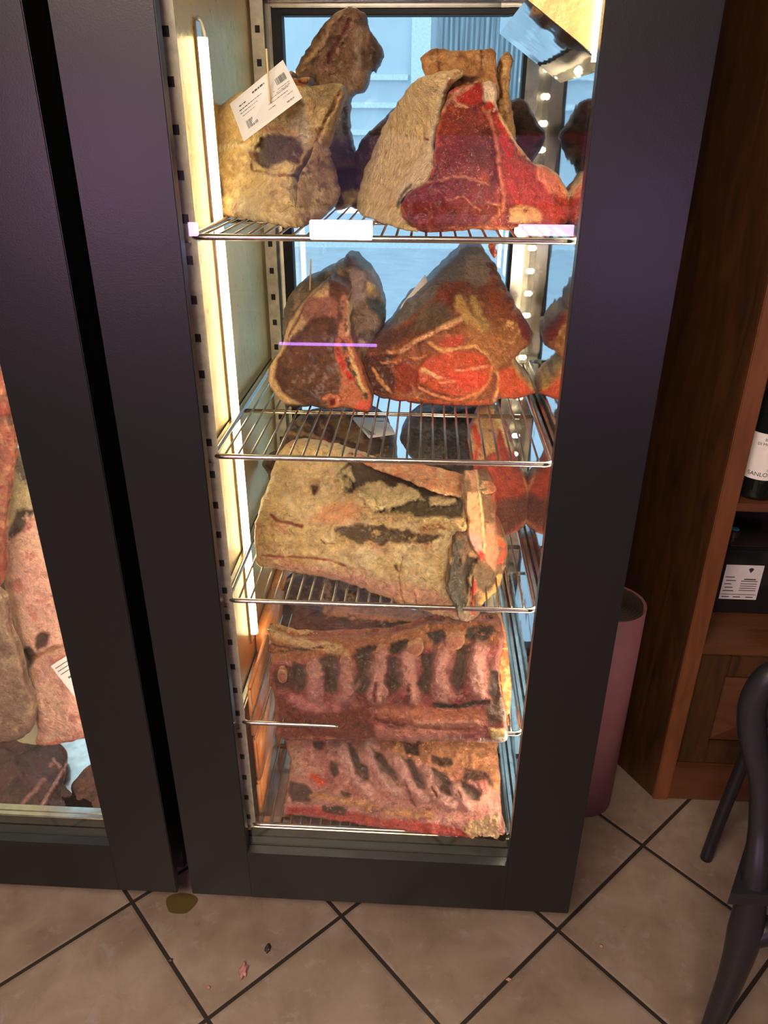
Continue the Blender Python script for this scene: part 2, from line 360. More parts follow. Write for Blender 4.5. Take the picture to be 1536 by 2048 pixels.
def pdist(px, py, poly):                # distance to polygon outline, inside flag, nearest point
    n = len(poly); best = np.full(px.shape, 1e9); bx = np.zeros(px.shape); by = np.zeros(px.shape); ins = np.zeros(px.shape, bool)
    for i in range(n):
        ax, ay = poly[i]; cx_, cy_ = poly[(i+1) % n]; dx, dy = cx_-ax, cy_-ay; L = dx*dx+dy*dy+1e-9
        t_ = np.clip(((px-ax)*dx+(py-ay)*dy)/L, 0, 1); qx = ax+t_*dx; qy = ay+t_*dy; d = (px-qx)**2+(py-qy)**2
        m = d < best; best = np.where(m, d, best); bx = np.where(m, qx, bx); by = np.where(m, qy, by)
        cr = ((ay > py) != (cy_ > py)) & (px < (cx_-ax)*(py-ay)/(cy_-ay+1e-12)+ax); ins ^= cr
    return np.sqrt(best), ins, bx, by
def sdist(px, py, line):
    best = np.full(px.shape, 1e9)
    for (ax, ay), (cx_, cy_) in zip(line, line[1:]):
        dx, dy = cx_-ax, cy_-ay; L = dx*dx+dy*dy+1e-9; t_ = np.clip(((px-ax)*dx+(py-ay)*dy)/L, 0, 1)
        best = np.minimum(best, (px-ax-t_*dx)**2+(py-ay-t_*dy)**2)
    return np.sqrt(best)
def catmull(poly, per=5):
    n = len(poly); out = []
    for i in range(n):
        p0, p1, p2, p3 = [np.array(poly[(i+k) % n], float) for k in (-1, 0, 1, 2)]
        for k in range(per):
            t_ = k/per; out.append(.5*((2*p1)+(-p0+p2)*t_+(2*p0-5*p1+4*p2-p3)*t_*t_+(-p0+3*p1-3*p2+p3)*t_**3))
    return np.array(out)
def tps(ctrl):
    P = np.array([(a, b) for a, b, _ in ctrl], float)/500; z = np.array([c for *_, c in ctrl], float); n = len(P)
    if n < 4:
        A = np.c_[np.ones(n), P]; s = np.linalg.lstsq(A, z, rcond=None)[0]; return lambda x, y: s[0]+s[1]*x/500+s[2]*y/500
    def U(r): return np.where(r > 0, r*r*np.log(r+1e-12), 0)
    K = U(np.linalg.norm(P[:, None]-P[None], axis=2))+np.eye(n)*.002; A = np.c_[np.ones(n), P]
    S = np.linalg.solve(np.block([[K, A], [A.T, np.zeros((3, 3))]]), np.r_[z, 0, 0, 0])
    def f(x, y):
        x = x/500; y = y/500; r = S[n]+S[n+1]*x+S[n+2]*y
        for i in range(n): r = r+S[i]*U(np.hypot(x-P[i, 0], y-P[i, 1]))
        return r
    return f
def sm(x, a, b): t_ = np.clip((x-a)/(b-a+1e-9), 0, 1); return t_*t_*(3-2*t_)
def lin(c): return np.array(srgb(*c)[:3])

# ---------------------------------------------------------------- meat material
t = NT('aged_beef'); at = t.t.nodes.new('ShaderNodeAttribute'); at.attribute_name = 'Col'; mk = t.t.nodes.new('ShaderNodeAttribute'); mk.attribute_name = 'Mar'
v = t.pos(); n0 = t.noise(v, 34, 4, .6, 1.2); n1 = t.noise(v, 95, 6, .68, 1.0); n2 = t.noise(v, 230, 4, .7, 2.0); n3 = t.noise(t.pos((1, 1, 3.2)), 330, 4, .65)
c = t.mix(1., at.outputs[0], t.ramp(n1, (.30, .50), (.44, .96), (.58, 1.12), (.72, 1.5)), 'MULTIPLY')
c = t.mix(1., c, t.ramp(n0, (.30, (.82, .74, .68, 1)), (.5, 1.), (.70, (1.18, 1.14, 1.05, 1))), 'MULTIPLY')
c = t.mix(t.math('MULTIPLY', t.ramp(n2, (.585, 0.), (.64, 1.)), mk.outputs['Fac']), c, srgb(240, 186, 150))
t.bs(Base_Color=c, Roughness=t.ramp(n1, (.3, .30), (.7, .55)), Specular_IOR_Level=.5, Coat_Weight=.12, Coat_Roughness=.25)
t.bump(t.math('ADD', t.math('MULTIPLY', n1, 1.), t.math('ADD', t.math('MULTIPLY', n3, .3), t.math('MULTIPLY', n0, 1.2))), 1., .012); M['meat'] = t.m

FAT = (230, 202, 146); FATP = (226, 184, 158); CRUST = (74, 52, 40); LEAN = (164, 42, 34); LEAND = (104, 34, 28); BONE = (214, 176, 128); DARK = (48, 36, 32); TAN = (178, 140, 96); PINK = (206, 128, 116); OLIVE = (112, 96, 62)
def slab(name, parent, poly, depth, T=.06, r=16, R=.014, base=FAT, mott=None, layers=(), rag=3.6, ragf=9, relief=((60, .006), (18, .002)), step=2.6, smooth=True, seed=1, mar=0., zmin=None, back=None, label=None, grain=0):
    """one part: outline traced in the photo, pushed to its own distance, with a modelled front and a body T deep"""
    S = 1
    P = catmull(poly, 5) if smooth else np.array(poly, float)
    # resample densely, then roughen
    Q = []
    for i in range(len(P)):
        a, b = P[i], P[(i+1) % len(P)]; m = max(1, int(np.hypot(*(b-a))/5)); Q += [a+(b-a)*k/m for k in range(m)]
    Q = np.array(Q); L = np.arange(len(Q))
    Q = Q+rag*np.c_[fbm(Q[:, 0]/ragf, Q[:, 1]/ragf, seed, 3), fbm(Q[:, 0]/ragf, Q[:, 1]/ragf, seed+5, 3)]
    x0, y0 = Q.min(0)-step; x1, y1 = Q.max(0)+step
    nx_, ny_ = int((x1-x0)/step)+2, int((y1-y0)/step)+2
    gx, gy = np.meshgrid(x0+np.arange(nx_)*step, y0+np.arange(ny_)*step)
    d, ins, bx, by = pdist(gx, gy, Q)
    cell = ins[:-1, :-1] | ins[1:, :-1] | ins[:-1, 1:] | ins[1:, 1:]
    use = np.zeros(gx.shape, bool)
    for a in (0, 1):
        for b in (0, 1): use[a:ny_-1+a, b:nx_-1+b] |= cell
    px = np.where(ins, gx, bx); py = np.where(ins, gy, by); dd = np.where(ins, d, 0)
    dep = tps([(a, b, (Yz(a, b, zc) if False else zc)) for a, b, zc in depth]); y = dep(px, py)
    tt = np.clip(dd/r, 0, 1); rnd = R*(1-np.sqrt(np.clip(1-(1-tt)**2, 0, 1))); y = y+rnd
    fade = sm(dd, 0, r*.6)
    for k, (s_, a_) in enumerate(relief): y = y-a_*fbm(px/s_, py/s_, seed+11+k, 4)*fade
    if grain: y = y-grain*fade*fbm(px/30+py/200, py/6, seed+77, 3)
    col = np.ones(px.shape+(3,))*lin(base)
    if mott:
        for k, (c_, s_, th, op) in enumerate(mott):
            m = sm(fbm(px/s_, py/s_, seed+40+k*3, 5, .6), th, th+.25)*op; col = col*(1-m[..., None])+lin(c_)*m[..., None]
    ma = np.full(px.shape, float(mar))
    for j, Ly in enumerate(layers):
        kind, geo, c_ = Ly[0], Ly[1], Ly[2]; o = Ly[3] if len(Ly) > 3 else {}
        wp = o.get('warp', 6); ws = o.get('ws', 22); wx = px+wp*fbm(px/ws, py/ws, seed+60+j, 4, .6); wy = py+wp*fbm(px/ws, py/ws, seed+90+j, 4, .6)
        sf = o.get('soft', 3)
        if kind == 'p':
            d2, i2, _, _ = pdist(wx, wy, geo); sd = np.where(i2, d2, -d2); m = sm(sd, -sf, sf)
        else:
            w_ = o.get('w', 6)*(1+.6*fbm(px/9, py/9, seed+170+j, 3)); sd = w_-sdist(wx, wy, geo); m = sm(sd, -sf, sf*.6)
            if w_.mean() < 8: m = m*(.35+.65*sm(fbm(px/11, py/11, seed+190+j, 3), -.5, -.1))
        if 'n' in o: m = m*sm(fbm(px/o['n'][0], py/o['n'][0]*(o['n'][2] if len(o['n']) > 2 else 1), seed+120+j, 5, .6), o['n'][1], o['n'][1]+.22)
        op = o.get('op', 1.)
        if c_ is not None: col = col*(1-(m*op)[..., None])+lin(c_)*(m*op)[..., None]
        if 'mar' in o: ma = ma*(1-m)+o['mar']*m
        if 'd' in o: y = y-o['d']*m*(fade*.7+.3)
        if 'rough' in o: y = y-o['rough'][1]*m*fade*fbm(px/o['rough'][0], py/o['rough'][0], seed+150+j, 4, .65)
    # to world
    dv = np.stack([px-CX, py-CY, np.full(px.shape, F)], -1); rx_ = dv@_X; ry_ = dv@_Y; rz_ = -(dv@_D)
    wx_ = rx_/ry_*y; wz_ = H+rz_/ry_*y
    idx = -np.ones(gx.shape, int); n = int(use.sum()); idx[use] = np.arange(n)
    fv = np.c_[wx_[use], y[use], wz_[use]]
    tb = T*np.sqrt(np.clip(1-(1-np.clip(dd/(r*1.6), 0, 1))**2, 0, 1)); bv = fv.copy(); bv[:, 1] += np.maximum(tb[use], .0)
    bord = dd[use] < 1e-6
    cu, cv_ = np.nonzero(cell)
    q = np.c_[idx[cu, cv_], idx[cu+1, cv_], idx[cu+1, cv_+1], idx[cu, cv_+1]]
    bi = np.arange(n)+n; bi[bord] = np.arange(n)[bord]
    qb = bi[q[:, ::-1]]
    faces = np.r_[q, qb]; V = np.r_[fv, bv]
    if zmin is not None: V[:, 2] = np.maximum(V[:, 2], zmin)
    me = bpy.data.meshes.new(name); me.vertices.add(len(V)); me.vertices.foreach_set('co', V.ravel())
    me.loops.add(faces.size); me.loops.foreach_set('vertex_index', faces.ravel().astype(np.int32))
    me.polygons.add(len(faces)); me.polygons.foreach_set('loop_start', (np.arange(len(faces))*4).astype(np.int32)); me.polygons.foreach_set('loop_total', np.full(len(faces), 4, np.int32))
    me.polygons.foreach_set('use_smooth', np.ones(len(faces), bool)); me.update(calc_edges=True)
    cc = np.r_[col[use], col[use] if back is None else np.ones((n, 3))*lin(back)]; ca = me.color_attributes.new('Col', 'FLOAT_COLOR', 'POINT'); ca.data.foreach_set('color', np.c_[cc, np.ones(len(cc))].ravel())
    mm = me.attributes.new('Mar', 'FLOAT', 'POINT'); mm.data.foreach_set('value', np.r_[ma[use], ma[use]*0])
    bm_ = bmesh.new(); bm_.from_mesh(me); bmesh.ops.delete(bm_, geom=[v_ for v_ in bm_.verts if not v_.link_faces], context='VERTS'); bm_.to_mesh(me); bm_.free()
    me.materials.append(M['meat']); o = bpy.data.objects.new(name, me); COL.objects.link(o)
    if parent is not None: o.parent = parent; o.matrix_parent_inverse = Matrix.Translation(-Vector(parent.location))
    if label: o['label'] = label
    return o
# frames of the close-ups the outlines were read from
def fr_(ox, oy, s): return lambda pts: [(ox+a*s, oy+b*s) for a, b in pts]
C1 = fr_(300, 0, .3125); C2 = fr_(700, 0, .3516); C3 = fr_(360, 440, .2734); C4 = fr_(700, 460, .3125); C5 = fr_(400, 880, .2474); C6 = fr_(740, 880, .2604); C7 = fr_(440, 1200, .4297); C8 = fr_(440, 1440, .46875); K1 = fr_(0, 700, .2637); K2 = fr_(0, 1200, .3223)
def P1(f, a, b): return f([(a, b)])[0]
zs = [z+.0037 for z in SZ]
def base_of(px, py, Y, z): return (float(W(px, py, Y).x), Y+.03, z)

# ================================================================ top shelf
z0 = zs[0]
yl = Yz(372, 420, z0); yr = Yz(604, 456, z0)
A = thing('beef_joint', base_of(490, 440, 1.36, z0), 'cream fat covered beef joint with a white card pinned on, top shelf left', 'meat')
dA = [(372, 420, min(yl, 1.42)), (604, 456, yr), (590, 180, yr+.07), (400, 260, min(yl, 1.42)+.02), (680, 180, yr+.10), (660, 420, yr+.08)]
fatA = slab('fat_cap', A, C1([(235, 935), (275, 900), (280, 830), (320, 770), (400, 720), (520, 620), (620, 570), (760, 520), (900, 455), (925, 500), (1030, 495), (1035, 545), (1180, 530), (1235, 550), (1250, 600), (1215, 700), (1170, 830), (1130, 960), (1040, 1010), (970, 1100), (950, 1160), (950, 1300), (945, 1455), (700, 1420), (400, 1370), (230, 1330), (215, 1200), (205, 1050)]),
    dA, .14, 26, .03, (220, 186, 128), mott=[((236, 212, 156), 40, .0, .7), ((176, 132, 84), 26, .1, .6), ((190, 150, 128), 70, .1, .4)], seed=3, relief=((70, .012), (24, .004), (9, .0012)),
    layers=[('p', C1([(700, 870), (830, 855), (960, 900), (985, 960), (960, 1060), (880, 1040), (760, 1075), (670, 1040), (660, 980)]), (88, 62, 52), dict(warp=8, soft=4, d=-.008, mar=.15)),
            ('s', C1([(290, 960), (370, 1030), (430, 1150), (455, 1240)]), (120, 98, 76), dict(w=5, soft=6, d=-.010)),
            ('s', C1([(250, 900), (330, 900), (410, 960), (430, 1100)]), (222, 200, 150), dict(w=7, soft=8, d=.008)),
            ('s', C1([(640, 960), (655, 1090), (800, 1120), (980, 1140)]), (150, 104, 70), dict(w=2, soft=4, d=-.005)),
            ('s', C1([(440, 950), (560, 930), (690, 960)]), (236, 216, 170), dict(w=4, soft=5, d=.005)),
            ('s', C1([(700, 830), (850, 830), (960, 880)]), (206, 140, 100), dict(w=3, soft=4)),
            ('p', C1([(900, 455), (930, 500), (1030, 500), (1035, 545), (960, 560), (900, 520)]), (190, 110, 40), dict(warp=4)),
            ('s', C1([(920, 480), (960, 520), (1020, 540)]), (90, 40, 20), dict(w=3, soft=3, d=-.008)),
            ('p', C1([(960, 700), (1010, 760), (1030, 880), (1000, 960), (960, 900), (900, 820)]), (198, 186, 170), dict(warp=8, soft=10, op=.7)),
            ('s', C1([(1235, 560), (1190, 650), (1110, 780), (1050, 950)]), (160, 104, 66), dict(w=2.5, soft=3, d=-.006)),
            ('s', C1([(1245, 600), (1210, 720), (1160, 860)]), (222, 186, 130), dict(w=5, soft=5, d=.006)),
            ('s', C1([(1040, 560), (1100, 640), (1180, 545)]), (160, 140, 100), dict(w=10, soft=14, d=-.008, op=.7))])
slab('end_face', A, C1([(1060, 900), (1130, 950), (1160, 1050), (1190, 1160), (1195, 1290), (1100, 1400), (1000, 1445), (950, 1455), (940, 1300), (950, 1150), (980, 1080), (1030, 990)]),
    [(604, 456, yr+.006), (604, 360, yr+.03), (672, 400, yr+.09), (640, 440, yr+.05)], .10, 14, .012, (168, 136, 98), mott=[((90, 62, 52), 22, .05, .8), ((214, 186, 140), 14, .15, .8), ((180, 90, 70), 18, .3, .7)], seed=9)
# tall rib end behind it
T2 = thing('beef_joint', base_of(700, 420, 1.5, z0), 'tall dark dried rib end rising behind the carded joint to the top', 'meat')
slab('dried_meat', T2, C1([(1190, 80), (1240, 60), (1290, 45), (1380, 90), (1400, 180), (1450, 250), (1495, 330), (1485, 390), (1455, 440), (1450, 465), (1420, 450), (1395, 540), (1370, 590), (1310, 610), (1290, 640), (1280, 760), (1290, 880), (1320, 990), (1350, 1100), (1390, 1230), (1330, 1300), (1200, 1340), (1150, 1200), (1130, 900), (1050, 700), (930, 480), (1010, 310), (1080, 200)]),
    [(700, 20, 1.56), (620, 150, 1.53), (760, 120, 1.58), (700, 420, 1.44), (720, 300, 1.52)], .10, 16, .02, (156, 118, 88), mott=[((80, 56, 44), 40, .05, .7), ((176, 140, 110), 18, .2, .6)], seed=14, relief=((50, .010), (16, .004)),
    layers=[('s', C1([(1210, 80), (1120, 240), (1040, 360), (950, 470)]), (214, 172, 124), dict(w=5, soft=5, d=.008)),
            ('s', C1([(1330, 130), (1250, 220), (1200, 330), (1130, 440), (1100, 520)]), (206, 150, 122), dict(w=6, soft=5, n=(9, -.1), d=.006)),
            ('s', C1([(1280, 120), (1200, 260), (1140, 400)]), (110, 48, 40), dict(w=3, soft=3, d=-.006)),
            ('s', C1([(1390, 170), (1400, 260), (1440, 330), (1470, 380)]), (190, 140, 110), dict(w=2, soft=2)),
            ('p', C1([(1400, 190), (1490, 330), (1480, 400), (1440, 430), (1400, 300)]), (64, 44, 40), dict(warp=4, soft=5, op=.8)),
            ('s', C1([(1330, 200), (1330, 400), (1300, 560)]), (196, 170, 140), dict(w=6, soft=8, op=.6)),
            ('p', C1([(1140, 680), (1270, 650), (1280, 800), (1300, 960), (1250, 1040), (1160, 1040)]), (118, 112, 116), dict(warp=8, soft=8)),
            ('s', C1([(1250, 700), (1250, 850), (1290, 980)]), (70, 62, 60), dict(w=4, soft=5, d=-.006)),
            ('p', C1([(1150, 1060), (1350, 1060), (1400, 1230), (1320, 1300), (1180, 1330)]), (52, 38, 34), dict(warp=8, soft=6, rough=(10, .006))),
            ('p', C1([(1230, 1240), (1330, 1210), (1340, 1290), (1250, 1320)]), (190, 160, 96), dict(warp=8, soft=4))])
# T-bone loin
yb0 = Yz(815, 463, z0); yb1 = Yz(1140, 446, z0); ybl = min(Yz(722, 428, z0), 1.42)
B = thing('beef_loin', base_of(900, 455, 1.25, z0), 'large beef loin with a bright red cut face and cream fat, top shelf right', 'meat')
dB = [(815, 463, yb0), (1140, 446, yb1), (722, 428, ybl), (860, 150, yb0+.10), (760, 250, ybl+.03), (1000, 200, yb0+.14)]
slab('flank_slab', B, C2([(430, 300), (500, 275), (620, 290), (760, 280), (825, 290), (832, 400), (840, 560), (700, 600), (600, 560), (480, 480), (425, 420), (405, 340)]),
    [(850, 100, yb0+.16), (990, 100, yb0+.16), (920, 200, yb0+.13)], .10, 10, .012, (196, 140, 84), mott=[((150, 96, 56), 16, .05, .8), ((224, 176, 116), 30, .1, .6), ((90, 54, 34), 7, .4, .7)], seed=21, label='tan dried flank end',
    layers=[('s', C2([(500, 280), (505, 400)]), (120, 70, 40), dict(w=1.5, soft=2, warp=3, d=-.005)), ('s', C2([(745, 290), (750, 400)]), (120, 70, 40), dict(w=1.2, soft=2, warp=3, d=-.004)), ('p', C2([(560, 400), (640, 430), (740, 440), (690, 470), (600, 470)]), (86, 52, 40), dict(warp=5))])
slab('flank_slab', B, C2([(840, 370), (885, 295), (932, 340), (915, 400), (905, 520), (930, 660), (940, 810), (900, 860), (830, 740), (838, 560), (832, 440)]),
    [(1000, 110, yb0+.19), (1020, 250, yb0+.16), (1000, 300, yb0+.15)], .09, 8, .010, (196, 148, 92), mott=[((140, 92, 54), 16, .05, .8), ((224, 184, 124), 20, .1, .6)], seed=23, label='narrow tan flank end',
    layers=[('s', C2([(850, 360), (845, 460), (860, 560)]), (120, 66, 36), dict(w=3, soft=3, d=-.006))])
slab('fat_cap', B, C2([(640, 395), (560, 400), (470, 420), (370, 460), (290, 560), (220, 670), (160, 790), (110, 900), (70, 1010), (40, 1140), (60, 1215), (150, 1255), (300, 1305), (390, 1318), (320, 1240), (290, 1160), (340, 1095), (440, 1040), (480, 950), (480, 820), (510, 700), (530, 640), (570, 500), (640, 430)]),
    [(a, b, c - .004) for a, b, c in dB], .09, 16, .016, (238, 206, 150), mott=[((216, 174, 112), 50, .0, .6), ((236, 208, 170), 26, .1, .5), ((200, 128, 100), 12, .42, .5)], seed=25, relief=((80, .006), (26, .002)),
    layers=[('p', C2([(560, 440), (600, 430), (620, 440), (560, 520), (520, 640), (490, 760), (470, 900), (440, 1040), (330, 1090), (275, 1160), (250, 1100), (330, 1000), (400, 900), (440, 750), (480, 600)]), (236, 208, 168), dict(warp=4, soft=6, d=.005)),
            ('s', C2([(270, 1180), (290, 1110), (350, 1050)]), (96, 84, 66), dict(w=2.5, soft=3, warp=3, d=-.006)), ('s', C2([(290, 1220), (300, 1140), (350, 1080)]), (110, 90, 66), dict(w=2, soft=3, warp=3, d=-.005)),
            ('s', C2([(430, 790), (445, 795)]), (150, 40, 36), dict(w=2.5, soft=2, warp=1)), ('s', C2([(322, 770), (326, 785)]), (150, 50, 40), dict(w=1.5, soft=2, warp=1)), ('s', C2([(640, 400), (600, 430), (560, 480)]), (200, 140, 90), dict(w=3, soft=3, d=-.003))])
slab('cut_face', B, C2([(520, 650), (545, 560), (590, 500), (680, 480), (750, 468), (800, 460), (835, 500), (835, 600), (865, 660), (940, 800), (1010, 900), (1060, 935), (1100, 935), (1190, 1000), (1240, 1100), (1268, 1180), (1262, 1240), (1180, 1285), (1040, 1275), (940, 1300), (850, 1312), (700, 1303), (560, 1318), (400, 1318), (320, 1260), (290, 1180), (340, 1095), (440, 1035), (475, 920), (490, 760)]),
    [(815, 463, yb0-.004), (1140, 446, yb1), (845, 390, yb0), (880, 200, yb0+.08), (985, 170, yb0+.11), (1100, 330, yb1+.03), (960, 330, yb0+.02)], .10, 9, .008, (150, 50, 34), mar=.75, seed=31,
    mott=[((112, 30, 24), 30, .0, .8), ((196, 84, 54), 16, .15, .7), ((226, 140, 96), 7, .38, .7)], relief=((60, .004), (20, .004), (7, .002)), back=(190, 150, 100),
    layers=[('p', C2([(560, 660), (740, 640), (800, 800), (800, 1020), (640, 990), (500, 1000), (500, 800)]), (134, 46, 34), dict(warp=12, soft=16, op=.75)), ('p', C2([(660, 820), (770, 800), (800, 960), (690, 940)]), (84, 24, 18), dict(warp=10, soft=14, op=.7)),
            ('p', C2([(440, 1040), (520, 1030), (640, 1005), (760, 1045), (840, 1130), (855, 1200), (780, 1270), (600, 1300), (420, 1310), (330, 1240), (300, 1160), (350, 1090)]), (128, 34, 28), dict(warp=6, d=.006, mar=.2)),
            ('s', C2([(440, 1036), (540, 1020), (650, 1000), (750, 1040), (790, 1060)]), (226, 146, 110), dict(w=1.6, soft=2)),
            ('s', C2([(780, 1150), (850, 1160), (850, 1230), (740, 1285)]), (214, 130, 96), dict(w=1.4, soft=2)), ('s', C2([(480, 1080), (560, 1140), (640, 1120), (740, 1190)]), (200, 110, 84), dict(w=1., soft=2)),
            ('p', C2([(590, 530), (680, 490), (750, 480), (760, 560), (720, 600), (620, 600), (590, 560)]), (186, 44, 36), dict(warp=4, d=-.004)),
            ('s', C2([(640, 500), (590, 540), (600, 590), (660, 600)]), (224, 160, 124), dict(w=3, soft=2, warp=4, d=.005)),
            ('s', C2([(690, 490), (580, 560), (525, 640)]), (216, 150, 116), dict(w=3, soft=3)),
            ('p', C2([(745, 462), (835, 455), (838, 620), (790, 640), (760, 570)]), (244, 216, 180), dict(warp=7, d=.010, n=(12, -.75))),
            ('s', C2([(760, 610), (800, 690), (830, 800), (850, 960), (875, 1110), (865, 1190)]), (222, 120, 88), dict(w=3.2, soft=3, warp=3, d=.007)),
            ('s', C2([(790, 600), (850, 680), (880, 800), (905, 880)]), (206, 26, 22), dict(w=7, soft=5, d=-.005)),
            ('p', C2([(750, 720), (800, 720), (830, 900), (840, 1020), (800, 1040), (760, 880)]), (112, 34, 26), dict(warp=6, soft=4, d=-.006, n=(10, -.5))),
            ('p', C2([(860, 880), (940, 900), (1040, 940), (1120, 1060), (1230, 1130), (1260, 1200), (1180, 1260), (1000, 1180), (900, 1160), (880, 1040)]), (176, 44, 30), dict(warp=6, soft=4, rough=(9, .010), mar=.8)),
            ('p', C2([(1060, 935), (1110, 940), (1190, 1005), (1235, 1100), (1225, 1130), (1130, 1090), (1060, 1010)]), (226, 124, 92), dict(warp=4, soft=4, mar=.1, d=.008)),
            ('s', C2([(1010, 900), (1060, 932), (1120, 940), (1190, 1000), (1240, 1100), (1250, 1130)]), (240, 206, 158), dict(w=2.6, soft=2.5, d=.003)),
            ('p', C2([(910, 1190), (1000, 1170), (1080, 1200), (1100, 1250), (1000, 1270), (900, 1260)]), (210, 150, 100), dict(warp=6, soft=3, n=(14, -.6), d=.006)),
            ('s', C2([(850, 650), (900, 740), (945, 820), (1000, 880)]), (236, 200, 140), dict(w=3, soft=3, d=.004)),
            ('s', C2([(520, 650), (500, 760), (480, 900), (460, 1000)]), (222, 96, 66), dict(w=2.4, soft=3)),
            ('p', C2([(560, 1290), (800, 1290), (960, 1290), (1000, 1310), (800, 1320), (560, 1320)]), (216, 120, 80), dict(warp=4, soft=3, n=(7, -.4)))])
# dried piece behind the loin
U = thing('beef_joint', base_of(900, 400, 1.55, z0), 'dark dried rough beef piece standing behind the red faced loin', 'meat')
slab('dried_meat', U, [(760, 245), (735, 265), (718, 290), (708, 315), (712, 345), (700, 380), (690, 410), (760, 425), (900, 425), (1000, 400), (1060, 330), (1090, 275), (1075, 240), (1055, 207), (1035, 196), (1015, 198), (1000, 170), (900, 160), (820, 190)],
    [(760, 250, 1.52), (1080, 260, 1.52), (900, 420, 1.46)], .10, 12, .02, (92, 66, 58), mott=[((48, 34, 32), 22, .0, .8), ((140, 96, 70), 14, .25, .7)], seed=37, relief=((30, .008), (12, .005)), rag=4,
    layers=[('p', [(1040, 260), (1090, 270), (1085, 280), (1040, 300)], (120, 50, 48), dict(warp=6))])
# ================================================================ second shelf
z1 = zs[1]
yc0 = Yz(590, 815, z1); yc1 = Yz(740, 822, z1)
Cc = thing('beef_joint', base_of(660, 815, 1.38, z1), 'aged joint with a dark brown cut face and fat rim, second shelf left', 'meat')
slab('back_muscle', Cc, C3([(1240, 240), (1300, 270), (1380, 350), (1440, 430), (1490, 560), (1505, 680), (1480, 800), (1450, 950), (1420, 1150), (1300, 1300), (1100, 1200), (850, 1000), (760, 880), (745, 780), (765, 650), (800, 560), (880, 460), (1050, 370), (1190, 290), (1220, 250)]),
    [(700, 510, yc0+.18), (590, 620, yc0+.14), (770, 620, yc0+.16), (720, 760, yc0+.06)], .16, 26, .04, (158, 132, 112), mott=[((90, 78, 68), 40, .05, .7), ((206, 172, 140), 22, .15, .7), ((140, 70, 70), 24, .3, .5)], seed=41, relief=((50, .012), (16, .004)),
    layers=[('p', C3([(1360, 440), (1430, 470), (1420, 540), (1380, 550), (1350, 500)]), (216, 180, 120), dict(warp=3, d=.008)), ('p', C3([(1360, 560), (1450, 560), (1500, 650), (1500, 760), (1440, 700), (1380, 640)]), (84, 92, 92), dict(warp=6, soft=6)),
            ('p', C3([(1240, 380), (1350, 380), (1370, 560), (1260, 640), (1240, 500)]), (190, 164, 160), dict(warp=8, soft=6)), ('p', C3([(1190, 250), (1300, 270), (1300, 340), (1200, 350)]), (108, 84, 84), dict(warp=5))])
slab('cut_face', Cc, C3([(1130, 425), (1080, 430), (940, 560), (830, 680), (790, 760), (745, 930), (700, 1000), (660, 1080), (650, 1180), (690, 1270), (760, 1340), (830, 1370), (960, 1362), (1110, 1385), (1200, 1370), (1290, 1395), (1395, 1395), (1402, 1290), (1350, 1150), (1290, 960), (1250, 760), (1240, 560), (1235, 490)]),
    [(590, 815, yc0), (740, 822, yc1), (560, 700, yc0+.02), (690, 560, yc0+.11), (640, 680, yc0+.05)], .15, 11, .012, (108, 66, 48), mott=[((78, 50, 38), 30, .0, .8), ((130, 92, 60), 18, .1, .6)], seed=43, relief=((50, .005), (14, .0015)),
    layers=[('p', C3([(1080, 430), (1220, 440), (1240, 560), (1180, 600), (1100, 560), (900, 780), (790, 900), (720, 1020), (690, 1150), (740, 1260), (900, 1360), (760, 1345), (680, 1270), (645, 1180), (660, 1070), (740, 930), (790, 750), (940, 560)]), (226, 184, 132), dict(warp=4, soft=3, d=.006)),
            ('s', C3([(1080, 440), (930, 600), (850, 760), (760, 920)]), (150, 100, 80), dict(w=1.5, soft=2, d=-.004)), ('s', C3([(1120, 520), (980, 620), (880, 780)]), (214, 170, 140), dict(w=5, soft=4)),
            ('p', C3([(940, 560), (1100, 560), (1160, 600), (1150, 720), (1040, 700), (900, 740), (880, 660)]), (172, 110, 96), dict(warp=5, soft=4)),
            ('p', C3([(1080, 420), (1230, 440), (1235, 540), (1170, 600), (1090, 560)]), (120, 74, 60), dict(warp=5, rough=(8, .004))),
            ('s', C3([(1190, 570), (1210, 700), (1180, 850), (1150, 960)]), (206, 136, 106), dict(w=6, soft=3, d=.005, n=(9, -.5))), ('s', C3([(1230, 600), (1235, 760), (1215, 900)]), (232, 186, 140), dict(w=3, soft=2, d=.004)),
            ('p', C3([(1140, 880), (1250, 850), (1330, 1080), (1400, 1290), (1395, 1390), (1200, 1380), (1080, 1380), (1060, 1290), (1160, 1270), (1180, 1150), (1130, 1010)]), (196, 110, 72), dict(warp=5, soft=3, rough=(9, .005), mar=.4)),
            ('s', C3([(1200, 900), (1240, 1050), (1310, 1200), (1360, 1300)]), (70, 58, 40), dict(w=4, soft=3, n=(12, -.3))), ('s', C3([(1230, 930), (1290, 1090), (1350, 1250)]), (232, 196, 130), dict(w=2.6, soft=2)),
            ('s', C3([(1150, 960), (1200, 1080), (1240, 1160)]), (196, 44, 34), dict(w=4, soft=3)), ('p', C3([(1290, 1330), (1390, 1320), (1400, 1395), (1280, 1395)]), (216, 84, 66), dict(warp=3)),
            ('s', C3([(1060, 1310), (1110, 1290), (1150, 1310), (1140, 1360)]), (222, 130, 96), dict(w=4, soft=2, d=.006)), ('p', C3([(1090, 1320), (1130, 1310), (1140, 1350), (1100, 1360)]), (120, 20, 18), dict(warp=1, soft=1.5, d=-.006))])
